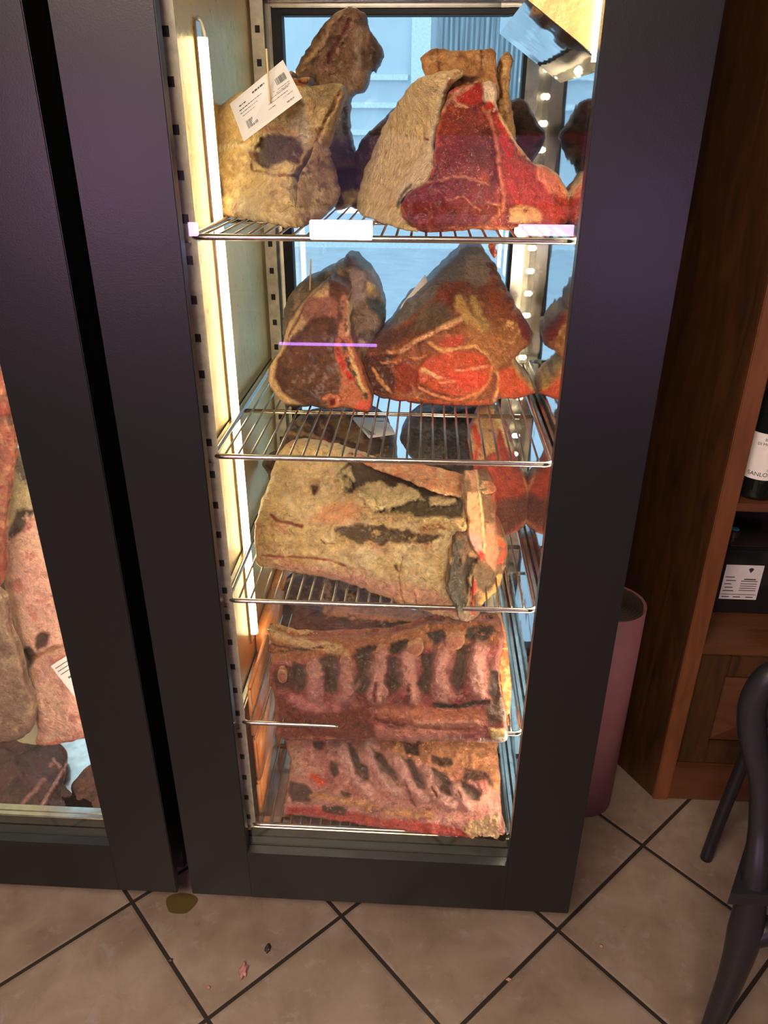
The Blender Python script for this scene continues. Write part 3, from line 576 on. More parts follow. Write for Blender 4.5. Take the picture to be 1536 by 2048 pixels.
# ribeye joint
yd0 = Yz(790, 802, z1); yd1 = Yz(985, 812, z1)
Dd = thing('beef_joint', base_of(880, 808, 1.40, z1), 'rib joint with an orange red eye of meat and stepped rib ends, second shelf right', 'meat')
dD = [(790, 802, yd0), (985, 812, yd1), (735, 730, yd0+.01), (900, 640, yd1+.04), (930, 495, yd1+.16), (1050, 650, yd1+.12), (1060, 790, yd1+.05), (780, 640, yd0+.08)]
slab('body', Dd, C4([(770, 95), (850, 110), (865, 150), (920, 230), (935, 300), (960, 300), (965, 330), (1000, 365), (1000, 395), (1050, 450), (1052, 485), (1110, 560), (1165, 650), (1150, 740), (1080, 790), (1050, 840), (1070, 880), (1180, 1010), (1175, 1050), (1060, 1080), (960, 1080), (920, 1115), (800, 1130), (650, 1120), (500, 1115), (300, 1090), (180, 1070), (130, 1000), (100, 880), (90, 810), (170, 690), (240, 620), (330, 490), (450, 380), (560, 270), (680, 150), (720, 110)]),
    dD, .16, 12, .016, (150, 84, 52), mott=[((110, 54, 36), 30, .0, .7), ((196, 130, 70), 16, .2, .6)], seed=51, mar=.2, relief=((50, .008), (16, .003)), step=2.4,
    layers=[('p', C4([(770, 95), (860, 120), (850, 170), (760, 200), (740, 330), (620, 340), (520, 440), (380, 560), (260, 640), (180, 690), (330, 480), (450, 370), (600, 220)]), (120, 112, 102), dict(warp=6, soft=5, n=(40, -.9))),
            ('p', C4([(740, 160), (860, 150), (930, 260), (880, 340), (800, 380), (750, 320), (730, 230)]), (162, 140, 124), dict(warp=6, soft=4)),
            ('p', C4([(550, 390), (620, 320), (740, 330), (760, 400), (700, 470), (640, 500), (560, 450)]), (140, 68, 46), dict(warp=8, mar=.4)),
            ('p', C4([(420, 560), (500, 470), (600, 470), (680, 560), (600, 600), (480, 640), (380, 680)]), (112, 88, 66), dict(warp=6, soft=6)),
            ('p', C4([(170, 690), (240, 640), (420, 590), (400, 680), (300, 740), (200, 790)]), (96, 58, 44), dict(warp=6, soft=6)),
            ('s', C4([(700, 440), (720, 510), (780, 600), (850, 620)]), (196, 150, 84), dict(w=11, soft=6, d=.012)), ('s', C4([(790, 440), (830, 540), (870, 600)]), (206, 164, 96), dict(w=6, soft=6)),
            ('s', C4([(240, 780), (262, 800), (330, 770), (420, 710), (560, 640), (710, 580)]), (238, 168, 122), dict(w=4.2, soft=2, warp=2.5, d=.012)),
            ('s', C4([(560, 630), (640, 590), (715, 560)]), (244, 190, 130), dict(w=2.5, soft=2, warp=2, d=.010)),
            ('p', C4([(420, 900), (470, 830), (600, 780), (780, 770), (880, 820), (905, 900), (890, 1000), (800, 1050), (660, 1060), (520, 1030), (440, 980)]), (196, 74, 44), dict(warp=6, soft=4, mar=.55, d=.005)),
            ('p', C4([(640, 930), (760, 890), (850, 920), (850, 1000), (760, 1020), (660, 1000)]), (222, 70, 48), dict(warp=8, soft=10)),
            ('p', C4([(520, 740), (640, 680), (740, 680), (720, 760), (600, 790)]), (186, 66, 44), dict(warp=6, mar=.6)),
            ('s', C4([(500, 720), (590, 770), (680, 765), (800, 740), (880, 800), (930, 870)]), (232, 170, 110), dict(w=3.2, soft=2.5, d=.004)),
            ('s', C4([(460, 900), (540, 940), (570, 950)]), (236, 180, 130), dict(w=3, soft=3)), ('s', C4([(570, 965), (670, 965)]), (236, 150, 116), dict(w=1.6, soft=2)), ('s', C4([(680, 900), (780, 890), (870, 870)]), (236, 160, 120), dict(w=2.2, soft=2)),
            ('s', C4([(900, 880), (890, 980), (830, 1050), (660, 1090), (500, 1040), (400, 960)]), (222, 134, 90), dict(w=2., soft=2)),
            ('p', C4([(90, 810), (190, 790), (300, 790), (250, 870), (300, 960), (250, 1060), (150, 1030), (100, 900)]), (82, 40, 32), dict(warp=5, soft=4, d=-.004)),
            ('s', C4([(150, 880), (190, 960), (260, 1040)]), (206, 140, 76), dict(w=2.4, soft=2)),
            ('p', C4([(280, 880), (350, 850), (430, 900), (440, 1000), (380, 1050), (300, 1020)]), (146, 56, 34), dict(warp=8, rough=(8, .004))),
            ('s', C4([(200, 850), (300, 840), (400, 820), (480, 800)]), (206, 130, 86), dict(w=2, soft=2, n=(10, -.3))),
            ('p', C4([(730, 600), (850, 640), (980, 600), (1100, 620), (1150, 700), (1050, 820), (940, 880), (880, 800), (780, 720)]), (170, 108, 62), dict(warp=9, soft=5, rough=(11, .007), mar=.4)),
            ('p', C4([(960, 600), (1060, 560), (1080, 640), (1000, 780), (960, 760)]), (226, 170, 110), dict(warp=9, n=(12, -.1))),
            ('p', C4([(860, 400), (960, 410), (1040, 490), (1060, 560), (960, 560), (880, 500)]), (150, 76, 46), dict(warp=8, rough=(9, .006), mar=.3)),
            ('p', C4([(1060, 560), (1110, 560), (1165, 650), (1150, 740), (1090, 680)]), (124, 46, 48), dict(warp=4)),
            ('p', C4([(950, 900), (1050, 880), (1160, 1010), (1170, 1050), (1060, 1075), (960, 1080), (940, 980)]), (210, 84, 50), dict(warp=6, rough=(8, .006), mar=.5)),
            ('s', C4([(1050, 850), (1090, 920), (1160, 1000)]), (222, 176, 96), dict(w=5, soft=4)), ('s', C4([(940, 900), (950, 1000), (930, 1100)]), (230, 160, 110), dict(w=2.5, soft=2)),
            ('p', C4([(250, 1060), (500, 1085), (800, 1095), (920, 1085), (920, 1120), (650, 1125), (300, 1095)]), (206, 90, 56), dict(warp=4, n=(8, -.3), mar=.5))])
for k, (a, b) in enumerate([((925, 240), 22), ((950, 300), 20), ((988, 380), 22), ((1035, 465), 24), ((1085, 545), 26)]):
    q = C4([(a[0]-52, a[1]-40), (a[0]-8, a[1]-36), (a[0]+14, a[1]-8), (a[0]+12, a[1]+22), (a[0]-20, a[1]+12), (a[0]-60, a[1]-14)])
    slab('rib_bone', Dd, q, [(p0, p1, float(tps(dD)(np.array(p0), np.array(p1)))-.004) for p0, p1 in q[:3]], .05, 6, .008, (140, 84, 62), mott=[((88, 50, 40), 8, .0, .8), ((180, 130, 100), 6, .2, .6)], seed=60+k, rag=1.2)

# ================================================================ third shelf
z2 = zs[2]
Ee = thing('beef_joint', base_of(680, 960, 1.55, z2), 'spotted tan joint with a printed card on top, behind the big cream slab, left', 'meat')
slab('dried_meat', Ee, [(555, 905), (562, 880), (575, 855), (595, 838), (630, 822), (700, 812), (745, 816), (775, 842), (792, 880), (796, 940), (790, 1040), (700, 1060), (560, 1040), (540, 960), (525, 930), (538, 912)],
    [(600, 840, 1.54), (760, 840, 1.56), (680, 1000, 1.43), (560, 950, 1.45)], .07, 20, .03, (124, 88, 62), mott=[((60, 44, 36), 14, -.1, .9), ((210, 180, 130), 14, .2, .7), ((176, 60, 50), 20, .4, .7)], seed=71, relief=((40, .01), (12, .004)),
    layers=[('p', C3([(1080, 1470), (1220, 1440), (1340, 1560), (1340, 1640), (1180, 1600)]), (176, 140, 92), dict(warp=5)), ('p', C3([(1370, 1600), (1560, 1560), (1580, 1760), (1400, 1760)]), (84, 76, 62), dict(warp=6, n=(9, -.2))), ('s', C3([(740, 1560), (900, 1560), (1040, 1600), (1140, 1690)]), (214, 166, 120), dict(w=3, soft=3)), ('s', C3([(1040, 1610), (1100, 1640)]), (190, 40, 34), dict(w=3, soft=2))])
Ff = thing('beef_joint', base_of(940, 990, 1.55, z2), 'joint with blue grey wrinkled crust and red side, behind the cream slab, right', 'meat')
slab('crust', Ff, [(801, 880), (805, 850), (825, 825), (850, 812), (900, 806), (960, 806), (975, 860), (975, 960), (960, 1010), (880, 1000), (845, 960), (830, 925), (813, 905)],
    [(820, 850, 1.52), (960, 830, 1.5), (880, 960, 1.42)], .07, 20, .03, (88, 84, 84), mott=[((50, 46, 48), 18, .0, .8), ((124, 104, 88), 12, .25, .7)], seed=75, relief=((26, .010), (10, .004)), grain=.006)
slab('cut_face', Ff, [(960, 815), (985, 812), (1005, 830), (1022, 870), (1034, 920), (1055, 965), (1060, 1000), (1055, 1040), (1035, 1062), (1005, 1075), (980, 1090), (960, 1070), (950, 1000), (945, 930), (935, 880)],
    [(950, 900, 1.36), (1050, 1000, 1.40), (980, 1080, Yz(980, 1090, z2)), (985, 820, 1.47)], .07, 10, .012, (172, 66, 48), mott=[((120, 52, 40), 24, .0, .8), ((214, 90, 66), 14, .2, .6)], seed=77, grain=.003,
    layers=[('p', [(935, 880), (960, 812), (985, 812), (1000, 850), (990, 900), (950, 930)], (196, 150, 100), dict(warp=6, n=(10, -.5), rough=(8, .005))), ('s', [(985, 815), (1005, 860), (1022, 900)], (226, 196, 130), dict(w=5, soft=3, d=.004)),
            ('s', [(950, 930), (955, 880), (945, 850)], (206, 60, 44), dict(w=5, soft=3)), ('p', [(1000, 1000), (1060, 985), (1055, 1040), (1005, 1075), (980, 1040)], (104, 56, 44), dict(warp=6, soft=8)), ('s', [(1022, 870), (1045, 945), (1060, 1000), (1055, 1040), (1030, 1064), (1005, 1075)], (196, 140, 92), dict(w=1.6, soft=1.5, warp=2))])
G = thing('beef_slab', base_of(760, 1180, 1.25, z2), 'big cream fat covered beef slab with dark hollows lying on the third shelf', 'meat')
yg0 = Yz(517, 1132, z2); ygr = 1.088
dG = [(517, 1132, yg0), (700, 1168, Yz(700, 1168, z2)-.02), (920, 1236, ygr), (545, 940, yg0+.06), (640, 890, yg0+.10), (925, 990, ygr+.10), (850, 935, ygr+.16)]
slab('fat_cap', G, [(583, 886), (640, 888), (690, 900), (740, 918), (800, 945), (870, 972), (927, 989), (930, 1020), (935, 1057), (909, 1078), (900, 1110), (893, 1174), (907, 1205), (918, 1238), (880, 1229), (835, 1220), (770, 1195), (690, 1165), (620, 1150), (560, 1140), (517, 1132), (512, 1110), (508, 1060), (520, 1010), (530, 985), (545, 940), (560, 905)],
    dG, .05, 14, .014, (228, 196, 134), mott=[((228, 204, 152), 36, .05, .7), ((196, 150, 96), 26, .15, .6), ((210, 130, 96), 34, .25, .5)], seed=81, relief=((70, .006), (22, .003), (8, .001)), step=2.4,
    layers=[('p', [(735, 930), (800, 945), (870, 972), (925, 1000), (925, 1035), (860, 1035), (760, 1025), (745, 990), (690, 970), (680, 940), (700, 925)], (92, 80, 54), dict(warp=7, soft=3, d=-.014)),
            ('p', C6([(-60, 340), (40, 310), (110, 320), (160, 360), (260, 330), (360, 370), (410, 460), (350, 465), (240, 500), (130, 540), (20, 550), (-80, 440), (-110, 380)]), (236, 212, 150), dict(warp=9, ws=10, soft=2, d=.018, rough=(7, .006))),
            ('p', C6([(455, 440), (530, 410), (660, 440), (680, 490), (560, 510), (470, 500)]), (236, 210, 150), dict(warp=7, ws=9, soft=2, d=.014, rough=(7, .005))),
            ('p', C5([(1080, 180), (1220, 220), (1260, 340), (1180, 420), (1120, 380), (1100, 280)]), (222, 200, 142), dict(warp=9, ws=9, soft=2, d=.010, rough=(6, .005))),
            ('s', C5([(1180, 400), (1290, 420), (1200, 320)]), (50, 38, 28), dict(w=4, soft=3, warp=8, d=-.008, n=(6, -.3))),
            ('s', C6([(-60, 560), (40, 580), (240, 570), (420, 640), (560, 650), (740, 690)]), (226, 190, 128), dict(w=7, soft=2, warp=9, ws=10, d=.008, rough=(6, .005))),
            ('p', C6([(-280, 690), (-200, 660), (0, 650), (200, 690), (400, 720), (560, 740), (480, 790), (300, 780), (100, 800), (-100, 790), (-240, 740)]), (104, 84, 54), dict(warp=9, ws=12, soft=3, d=-.010)),
            ('p', C6([(-60, 690), (60, 700), (240, 730), (400, 760), (380, 780), (160, 760), (-40, 740)]), (214, 180, 116), dict(warp=9, ws=8, n=(9, -.1), d=.010)),
            ('p', C6([(300, 640), (520, 640), (600, 690), (400, 700)]), (176, 110, 64), dict(warp=7, n=(8, 0))),
            ('s', C5([(580, 610), (620, 650), (730, 670), (820, 700)]), (150, 62, 40), dict(w=2.6, soft=3, warp=4, d=-.005)), ('s', C5([(980, 810), (1010, 835), (1080, 840)]), (120, 40, 34), dict(w=1, soft=1.6, warp=2, d=-.003)),
            ('s', C5([(510, 930), (700, 945), (900, 950), (1060, 975), (1180, 1020)]), (166, 74, 60), dict(w=1.6, soft=2.2, warp=3, d=-.004)), ('p', C5([(900, 370), (960, 375), (930, 440), (915, 450)]), (96, 50, 38), dict(warp=3, soft=2, d=-.006)),
            ('p', C5([(1000, 560), (1200, 480), (1330, 560), (1240, 660), (1050, 680), (850, 660)]), (230, 158, 108), dict(warp=9, soft=9, op=.8)), ('p', [(517, 1118), (700, 1140), (860, 1180), (905, 1200), (918, 1238), (770, 1195), (560, 1140)], (206, 136, 124), dict(warp=8, soft=14, op=.7)),
            ('s', C6([(250, 900), (220, 1040), (240, 1180), (270, 1290)]), (160, 96, 62), dict(w=1., soft=1.8, warp=3, d=-.002)), ('s', C6([(340, 1180), (370, 1300), (400, 1350)]), (160, 90, 62), dict(w=1., soft=1.8, warp=3)),
            ('s', C6([(190, 960), (200, 1000)]), (90, 70, 50), dict(w=2, soft=2, d=-.004))])
slab('top_edge', G, [(735, 918), (800, 925), (855, 935), (922, 952), (986, 972), (985, 985), (950, 990), (925, 996), (870, 985), (800, 956), (740, 934), (690, 905)],
    [(740, 925, yg0+.045), (860, 940, ygr+.15), (980, 975, ygr+.17), (925, 995, ygr+.09), (800, 958, ygr+.10)], .03, 8, .008, (222, 148, 96), mott=[((236, 196, 140), 14, .0, .7), ((206, 90, 60), 10, .25, .7), ((110, 82, 50), 14, .35, .7)], seed=85, relief=((20, .004), (8, .003)), mar=.3)
slab('end_face', G, [(925, 985), (950, 980), (986, 972), (990, 1000), (990, 1040), (1000, 1060), (1015, 1090), (1012, 1120), (1005, 1150), (995, 1180), (965, 1208), (955, 1232), (925, 1243), (907, 1208), (893, 1176), (897, 1135), (908, 1080), (934, 1057), (930, 1020)],
    [(920, 1236, ygr-.002), (900, 1100, ygr+.02), (930, 990, ygr+.08), (1000, 1100, ygr+.14), (985, 980, ygr+.18), (960, 1210, ygr+.05)], .11, 9, .01, (126, 88, 58), mott=[((196, 146, 92), 18, .1, .7), ((90, 62, 44), 14, .15, .7)], seed=87, mar=.2, relief=((24, .007), (9, .004)), step=2.2,
    layers=[('p', C6([(740, 400), (830, 370), (860, 520), (875, 680), (885, 880), (850, 930), (820, 870), (760, 760), (750, 640), (730, 520)]), (222, 160, 116), dict(warp=4, soft=2, d=.012)), ('s', C6([(835, 370), (860, 560), (878, 760), (884, 900)]), (240, 208, 150), dict(w=2, soft=1.6, warp=2, d=.006)),
            ('p', C6([(840, 840), (885, 880), (870, 930), (830, 910)]), (196, 40, 30), dict(warp=3)), ('p', C6([(760, 720), (850, 720), (870, 830), (800, 860)]), (206, 160, 150), dict(warp=5, soft=6)),
            ('p', C6([(890, 640), (960, 640), (990, 900), (960, 1000), (890, 930)]), (196, 140, 108), dict(warp=5, soft=3, d=.006)), ('s', C6([(950, 370), (970, 600), (1000, 780), (1040, 880)]), (196, 74, 46), dict(w=3, soft=2, n=(8, -.3))),
            ('p', C6([(640, 780), (740, 740), (700, 900), (700, 1050), (740, 1200), (740, 1280), (690, 1340), (620, 1230), (590, 1110), (620, 940)]), (62, 54, 36), dict(warp=6, soft=3, rough=(7, .006))),
            ('p', C6([(730, 880), (820, 900), (780, 1010), (790, 1180), (760, 1290), (700, 1050)]), (50, 36, 26), dict(warp=5, soft=3, d=-.012)), ('s', C6([(790, 960), (760, 1060), (770, 1200), (750, 1280)]), (150, 120, 74), dict(w=3, soft=2, d=.010)),
            ('s', C6([(800, 1090), (800, 1200), (800, 1330)]), (200, 50, 34), dict(w=3, soft=2.5)), ('p', C6([(820, 980), (960, 1000), (980, 1100), (900, 1180), (830, 1130)]), (106, 82, 58), dict(warp=6, soft=3, rough=(7, .005))),
            ('s', C6([(985, 1050), (960, 1160), (850, 1250)]), (230, 170, 96), dict(w=4, soft=3, rough=(6, .004))), ('s', C6([(1000, 760), (1040, 860), (1000, 940)]), (206, 80, 48), dict(w=5, soft=3, rough=(6, .005)))])

# ================================================================ fourth shelf
z3 = zs[3]
Hh = thing('beef_joint', base_of(640, 1300, 1.50, z3), 'dark joint with a cream fat edge at the back left of the fourth shelf', 'meat')
slab('dried_meat', Hh, [(527, 1262), (526, 1225), (535, 1196), (560, 1172), (590, 1150), (640, 1138), (700, 1146), (760, 1160), (800, 1190), (800, 1300), (700, 1330), (560, 1310)],
    [(560, 1180, 1.50), (780, 1170, 1.55), (650, 1300, 1.40)], .06, 16, .03, (110, 82, 74), mott=[((70, 54, 50), 26, .0, .8), ((190, 150, 120), 14, .35, .7)], seed=91, grain=.003,
    layers=[('s', [(540, 1205), (560, 1165), (600, 1143)], (226, 196, 140), dict(w=5, soft=4, d=.006)), ('s', [(655, 1155), (650, 1195)], (214, 160, 116), dict(w=8, soft=4, n=(9, -.4))), ('s', [(690, 1165), (700, 1195)], (206, 150, 106), dict(w=7, soft=4, n=(9, -.3)))])
H2 = thing('beef_slab', base_of(760, 1290, 1.42, z3), 'long dark slab lying flat behind the upper rib slab', 'meat')
slab('dried_meat', H2, [(580, 1240), (590, 1222), (600, 1214), (650, 1218), (770, 1230), (870, 1238), (985, 1242), (1000, 1262), (960, 1310), (800, 1340), (620, 1320), (586, 1268), (578, 1255)],
    [(600, 1220, 1.37), (960, 1242, 1.36), (600, 1300, 1.31), (900, 1300, 1.31)], .05, 8, .012, (104, 60, 58), mott=[((70, 44, 44), 30, .0, .7), ((160, 100, 84), 14, .3, .5)], seed=95, grain=.003,
    layers=[('s', [(655, 1222), (740, 1232), (860, 1243), (925, 1247)], (214, 138, 100), dict(w=7, soft=4, warp=3)), ('s', [(770, 1245), (860, 1252), (960, 1250)], (60, 40, 36), dict(w=3, soft=3))])
def ribslab(name, label, f, outline, depth, z, bx, seed, layers, base, mott, Tt=.07):
    o = thing(name, bx, label, 'meat'); return o
I_ = thing('rib_slab', base_of(780, 1465, 1.18, z3), 'upper dark pink slab of aged ribs leaning on the fourth shelf', 'meat')
yi = 1.092
dI = [(560, 1478, yi+.01), (1010, 1478, yi-.008), (545, 1300, yi+.07), (1010, 1250, yi+.10), (780, 1400, yi+.02), (800, 1275, yi+.09), (548, 1258, yi+.11), (1000, 1242, yi+.13)]
bones = [((290, 355), .9, -12), ((427, 325), 1., -18), ((588, 292), 1.05, -20), ((750, 255), 1.1, 20), ((905, 232), 1.25, 60), ((1092, 200), 1.35, 62)]
Lr = []
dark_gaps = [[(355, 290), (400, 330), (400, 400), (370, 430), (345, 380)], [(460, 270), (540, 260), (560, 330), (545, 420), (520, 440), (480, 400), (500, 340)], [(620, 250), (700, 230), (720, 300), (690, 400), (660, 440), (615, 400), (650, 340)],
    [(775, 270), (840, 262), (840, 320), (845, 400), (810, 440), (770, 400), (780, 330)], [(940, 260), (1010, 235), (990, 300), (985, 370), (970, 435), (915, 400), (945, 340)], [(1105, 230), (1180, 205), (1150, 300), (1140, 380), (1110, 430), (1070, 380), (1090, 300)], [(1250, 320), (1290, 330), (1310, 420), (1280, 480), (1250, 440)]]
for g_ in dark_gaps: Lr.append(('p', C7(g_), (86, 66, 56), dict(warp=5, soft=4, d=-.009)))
ridges = [[(440, 300), (450, 380), (440, 440)], [(590, 320), (600, 400), (580, 450)], [(745, 270), (735, 380), (730, 450)], [(870, 270), (880, 350), (890, 450)], [(1040, 240), (1020, 340), (1040, 440)], [(1200, 230), (1190, 320), (1200, 420)]]
for g_ in ridges: Lr.append(('s', C7(g_), (206, 148, 136), dict(w=13, soft=14, d=.012, op=.75)))
slab('rib_face', I_, C7([(225, 130), (300, 150), (400, 165), (560, 165), (700, 155), (820, 145), (960, 100), (1100, 90), (1240, 88), (1305, 92), (1318, 200), (1300, 300), (1310, 420), (1335, 560), (1340, 645), (1290, 662), (1100, 655), (950, 660), (800, 655), (600, 650), (420, 655), (275, 640), (258, 560), (250, 450), (225, 370), (240, 300), (232, 220), (228, 170)]),
    dI, .035, 10, .012, (158, 82, 76), mott=[((114, 52, 48), 40, .0, .7), ((206, 140, 124), 24, .15, .5)], seed=101, relief=((40, .005), (14, .003)), step=2.4, mar=.1,
    layers=[('p', C7([(225, 130), (340, 165), (560, 165), (820, 150), (960, 100), (1300, 92), (1310, 200), (1200, 200), (1000, 220), (700, 240), (450, 270), (240, 300)]), (170, 108, 72), dict(warp=6, soft=4, rough=(9, .006))),
            ('s', C7([(230, 150), (400, 210), (560, 230)]), (214, 172, 120), dict(w=9, soft=6, d=.006, n=(20, -.6, 3))), ('s', C7([(240, 200), (330, 225), (420, 235)]), (70, 50, 36), dict(w=1.5, soft=2)), ('s', C7([(240, 245), (320, 240), (480, 225)]), (80, 54, 40), dict(w=1.5, soft=2)),
            ('p', C7([(960, 160), (1040, 130), (1060, 190), (1000, 210)]), (60, 48, 44), dict(warp=6, rough=(6, .005))), ('p', C7([(1150, 120), (1270, 110), (1300, 150), (1220, 200), (1140, 180)]), (56, 44, 34), dict(warp=8, n=(9, -.4))), ('p', C7([(790, 200), (880, 180), (900, 210), (840, 250), (790, 250)]), (58, 42, 36), dict(warp=6)), ('p', C7([(630, 230), (720, 210), (760, 230), (640, 250)]), (60, 40, 36), dict(warp=5)),
            ('p', C7([(240, 340), (340, 300), (460, 290), (540, 310), (400, 360), (340, 420), (260, 420)]), (92, 52, 44), dict(warp=7, soft=5))]
    + Lr + [('p', C7([(255, 440), (400, 520), (560, 500), (700, 480), (720, 650), (275, 640)]), (128, 62, 50), dict(warp=10, soft=8, rough=(8, .005), n=(60, -.8))),
            ('s', C7([(340, 460), (420, 500), (540, 500)]), (206, 130, 124), dict(w=7, soft=8)), ('p', C7([(740, 490), (1240, 510), (1260, 560), (740, 560)]), (176, 104, 76), dict(warp=8, soft=8)),
            ('s', C7([(1000, 490), (1100, 495), (1180, 480), (1250, 470)]), (56, 50, 42), dict(w=4, soft=3, warp=4, d=-.006)), ('s', C7([(720, 550), (900, 600), (1050, 580), (1240, 590)]), (120, 40, 34), dict(w=1.8, soft=2.4, d=-.005)),
            ('p', C7([(900, 560), (1200, 560), (1220, 590), (1000, 590), (900, 590)]), (206, 140, 120), dict(warp=6, soft=4, d=.006)), ('p', C7([(730, 590), (1000, 600), (1200, 620), (1000, 650), (730, 640)]), (196, 124, 110), dict(warp=8, soft=4, d=.006)),
            ('p', C7([(1250, 600), (1330, 600), (1340, 640), (1270, 645)]), (206, 180, 120), dict(warp=3, d=.008)), ('p', C7([(1240, 480), (1310, 420), (1335, 560), (1250, 590)]), (90, 62, 48), dict(warp=6, soft=4)),
            ('s', C7([(720, 390), (715, 470)]), (110, 40, 36), dict(w=2.5, soft=3, d=-.005)), ('s', C7([(880, 400), (870, 480)]), (120, 52, 44), dict(w=4, soft=4)), ('s', C7([(330, 650), (700, 655), (1000, 660)]), (196, 130, 100), dict(w=3, soft=3, n=(9, -.2)))])
for k, ((a, b), s_, an) in enumerate(bones):
    an = math.radians(an); q = []
    for j in range(10):
        u_ = math.cos(2*PI*j/10)*27*s_*.95; v_ = math.sin(2*PI*j/10)*40*s_*.95
        q.append((a+u_*math.cos(an)-v_*math.sin(an), b+u_*math.sin(an)+v_*math.cos(an)))
    q = C7(q); ff = tps(dI); yy = float(ff(np.array(q[0][0]), np.array(q[0][1])))
    slab('rib_bone', I_, q, [(p0, p1, float(ff(np.array(p0), np.array(p1)))-.009) for p0, p1 in (q[0], q[3], q[7])], .03, 4, .003, (176, 112, 92), mott=[((140, 84, 66), 7, .0, .6)], seed=110+k, rag=1.,
         layers=[('s', q+[q[0]], (214, 160, 120), dict(w=1.8, soft=1.5, warp=1))], relief=((8, .001),))
slab('end_face', I_, C7([(1295, 92), (1330, 150), (1342, 240), (1356, 400), (1352, 520), (1345, 585), (1328, 560), (1305, 420), (1295, 300), (1312, 200)]), [(1000, 1242, yi+.14), (1020, 1440, yi+.05), (1000, 1350, yi+.09)], .07, 5, .008, (206, 120, 70), mott=[((236, 196, 130), 8, .0, .8), ((176, 54, 36), 8, .25, .7)], seed=121, rag=2, relief=((10, .003),))

# ================================================================ lowest shelf
z4 = zs[4]
J = thing('rib_slab', base_of(790, 1665, 1.20, z4), 'lower pale pink slab of aged ribs on the lowest shelf', 'meat')
yj = 1.092
dJ = [(575, 1628, Yz(575, 1632, z4)), (1005, 1699, yj-.012), (590, 1480, 1.28), (990, 1480, 1.27), (800, 1570, 1.18), (1000, 1600, 1.14), (800, 1470, 1.27), (780, 1662, Yz(780, 1666, z4))]
Lj = []
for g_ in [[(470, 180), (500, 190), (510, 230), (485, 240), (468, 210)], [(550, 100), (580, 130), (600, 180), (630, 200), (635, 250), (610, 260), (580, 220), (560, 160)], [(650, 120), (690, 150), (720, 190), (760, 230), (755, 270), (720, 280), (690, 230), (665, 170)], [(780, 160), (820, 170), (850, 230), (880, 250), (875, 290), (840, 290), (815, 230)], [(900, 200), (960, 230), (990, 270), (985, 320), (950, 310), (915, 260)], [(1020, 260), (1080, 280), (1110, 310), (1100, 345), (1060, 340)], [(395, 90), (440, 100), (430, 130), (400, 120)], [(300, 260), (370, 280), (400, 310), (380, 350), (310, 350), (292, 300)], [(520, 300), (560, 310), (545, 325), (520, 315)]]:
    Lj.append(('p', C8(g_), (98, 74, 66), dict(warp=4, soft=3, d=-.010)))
for g_ in [[(520, 120), (560, 230), (640, 300)], [(630, 110), (670, 220), (760, 310)], [(760, 170), (800, 260), (870, 330)], [(880, 230), (930, 320), (990, 360)], [(1000, 290), (1060, 360)]]:
    Lj.append(('s', C8(g_), (226, 170, 158), dict(w=9, soft=9, d=.010, op=.8)))
slab('rib_face', J, C8([(300, 60), (540, 50), (800, 50), (1170, 60), (1185, 130), (1195, 250), (1200, 400), (1215, 480), (1214, 555), (1160, 545), (1100, 522), (1000, 505), (900, 497), (800, 480), (660, 462), (520, 435), (400, 418), (320, 410), (275, 398), (280, 340), (290, 260), (300, 200), (290, 130)]),
    dJ, .07, 8, .010, (204, 140, 128), mott=[((176, 96, 86), 34, .05, .7), ((226, 170, 150), 20, .15, .6)], seed=131, relief=((36, .006), (12, .003)), step=2.4, mar=.1, zmin=z4,
    layers=[('p', C8([(640, 80), (800, 60), (1180, 60), (1195, 300), (1160, 290), (1120, 260), (1050, 270), (1000, 250), (900, 190), (800, 150), (700, 120)]), (206, 140, 98), dict(warp=6, soft=4, rough=(8, .008), mar=.4)),
            ('p', C8([(770, 90), (850, 100), (850, 150), (790, 150)]), (84, 50, 36), dict(warp=5, d=-.006)), ('p', C8([(900, 150), (980, 160), (990, 190), (960, 210), (900, 180)]), (80, 46, 34), dict(warp=6)), ('p', C8([(1040, 200), (1150, 220), (1170, 280), (1100, 260), (1030, 260)]), (96, 58, 44), dict(warp=6, soft=4)),
            ('p', C8([(1000, 200), (1030, 190), (1035, 240), (1000, 250)]), (206, 130, 110), dict(warp=3)), ('p', C8([(1100, 260), (1140, 250), (1145, 310), (1115, 310)]), (214, 130, 120), dict(warp=3, d=.006))] + Lj +
           [('p', C8([(280, 370), (400, 370), (560, 390), (700, 420), (900, 440), (1040, 460), (1200, 540), (1214, 555), (900, 497), (660, 462), (400, 418), (275, 398)]), (196, 78, 70), dict(warp=6, soft=4, rough=(8, .007), n=(40, -.9))),
            ('p', C8([(440, 360), (540, 370), (530, 400), (440, 390)]), (66, 46, 42), dict(warp=8, n=(8, -.3))), ('s', C8([(400, 320), (560, 350), (700, 390), (900, 410)]), (214, 150, 106), dict(w=7, soft=5, n=(14, -.5), d=.005)),
            ('p', C8([(1040, 440), (1180, 400), (1200, 520), (1100, 510), (1040, 480)]), (214, 178, 136), dict(warp=8, soft=3, n=(9, -.35), rough=(7, .009))), ('s', C8([(395, 240), (440, 265)]), (222, 84, 48), dict(w=6, soft=5)),
            ('s', C8([(790, 270), (830, 360)]), (120, 44, 40), dict(w=1.5, soft=2, d=-.006)), ('s', C8([(905, 290), (925, 330)]), (120, 44, 40), dict(w=1.5, soft=2, d=-.006)), ('s', C8([(1020, 300), (1030, 330)]), (120, 44, 40), dict(w=1.5, soft=2)),
            ('p', C8([(300, 100), (350, 120), (350, 230), (300, 240)]), (206, 160, 140), dict(warp=6, n=(10, -.3)))])
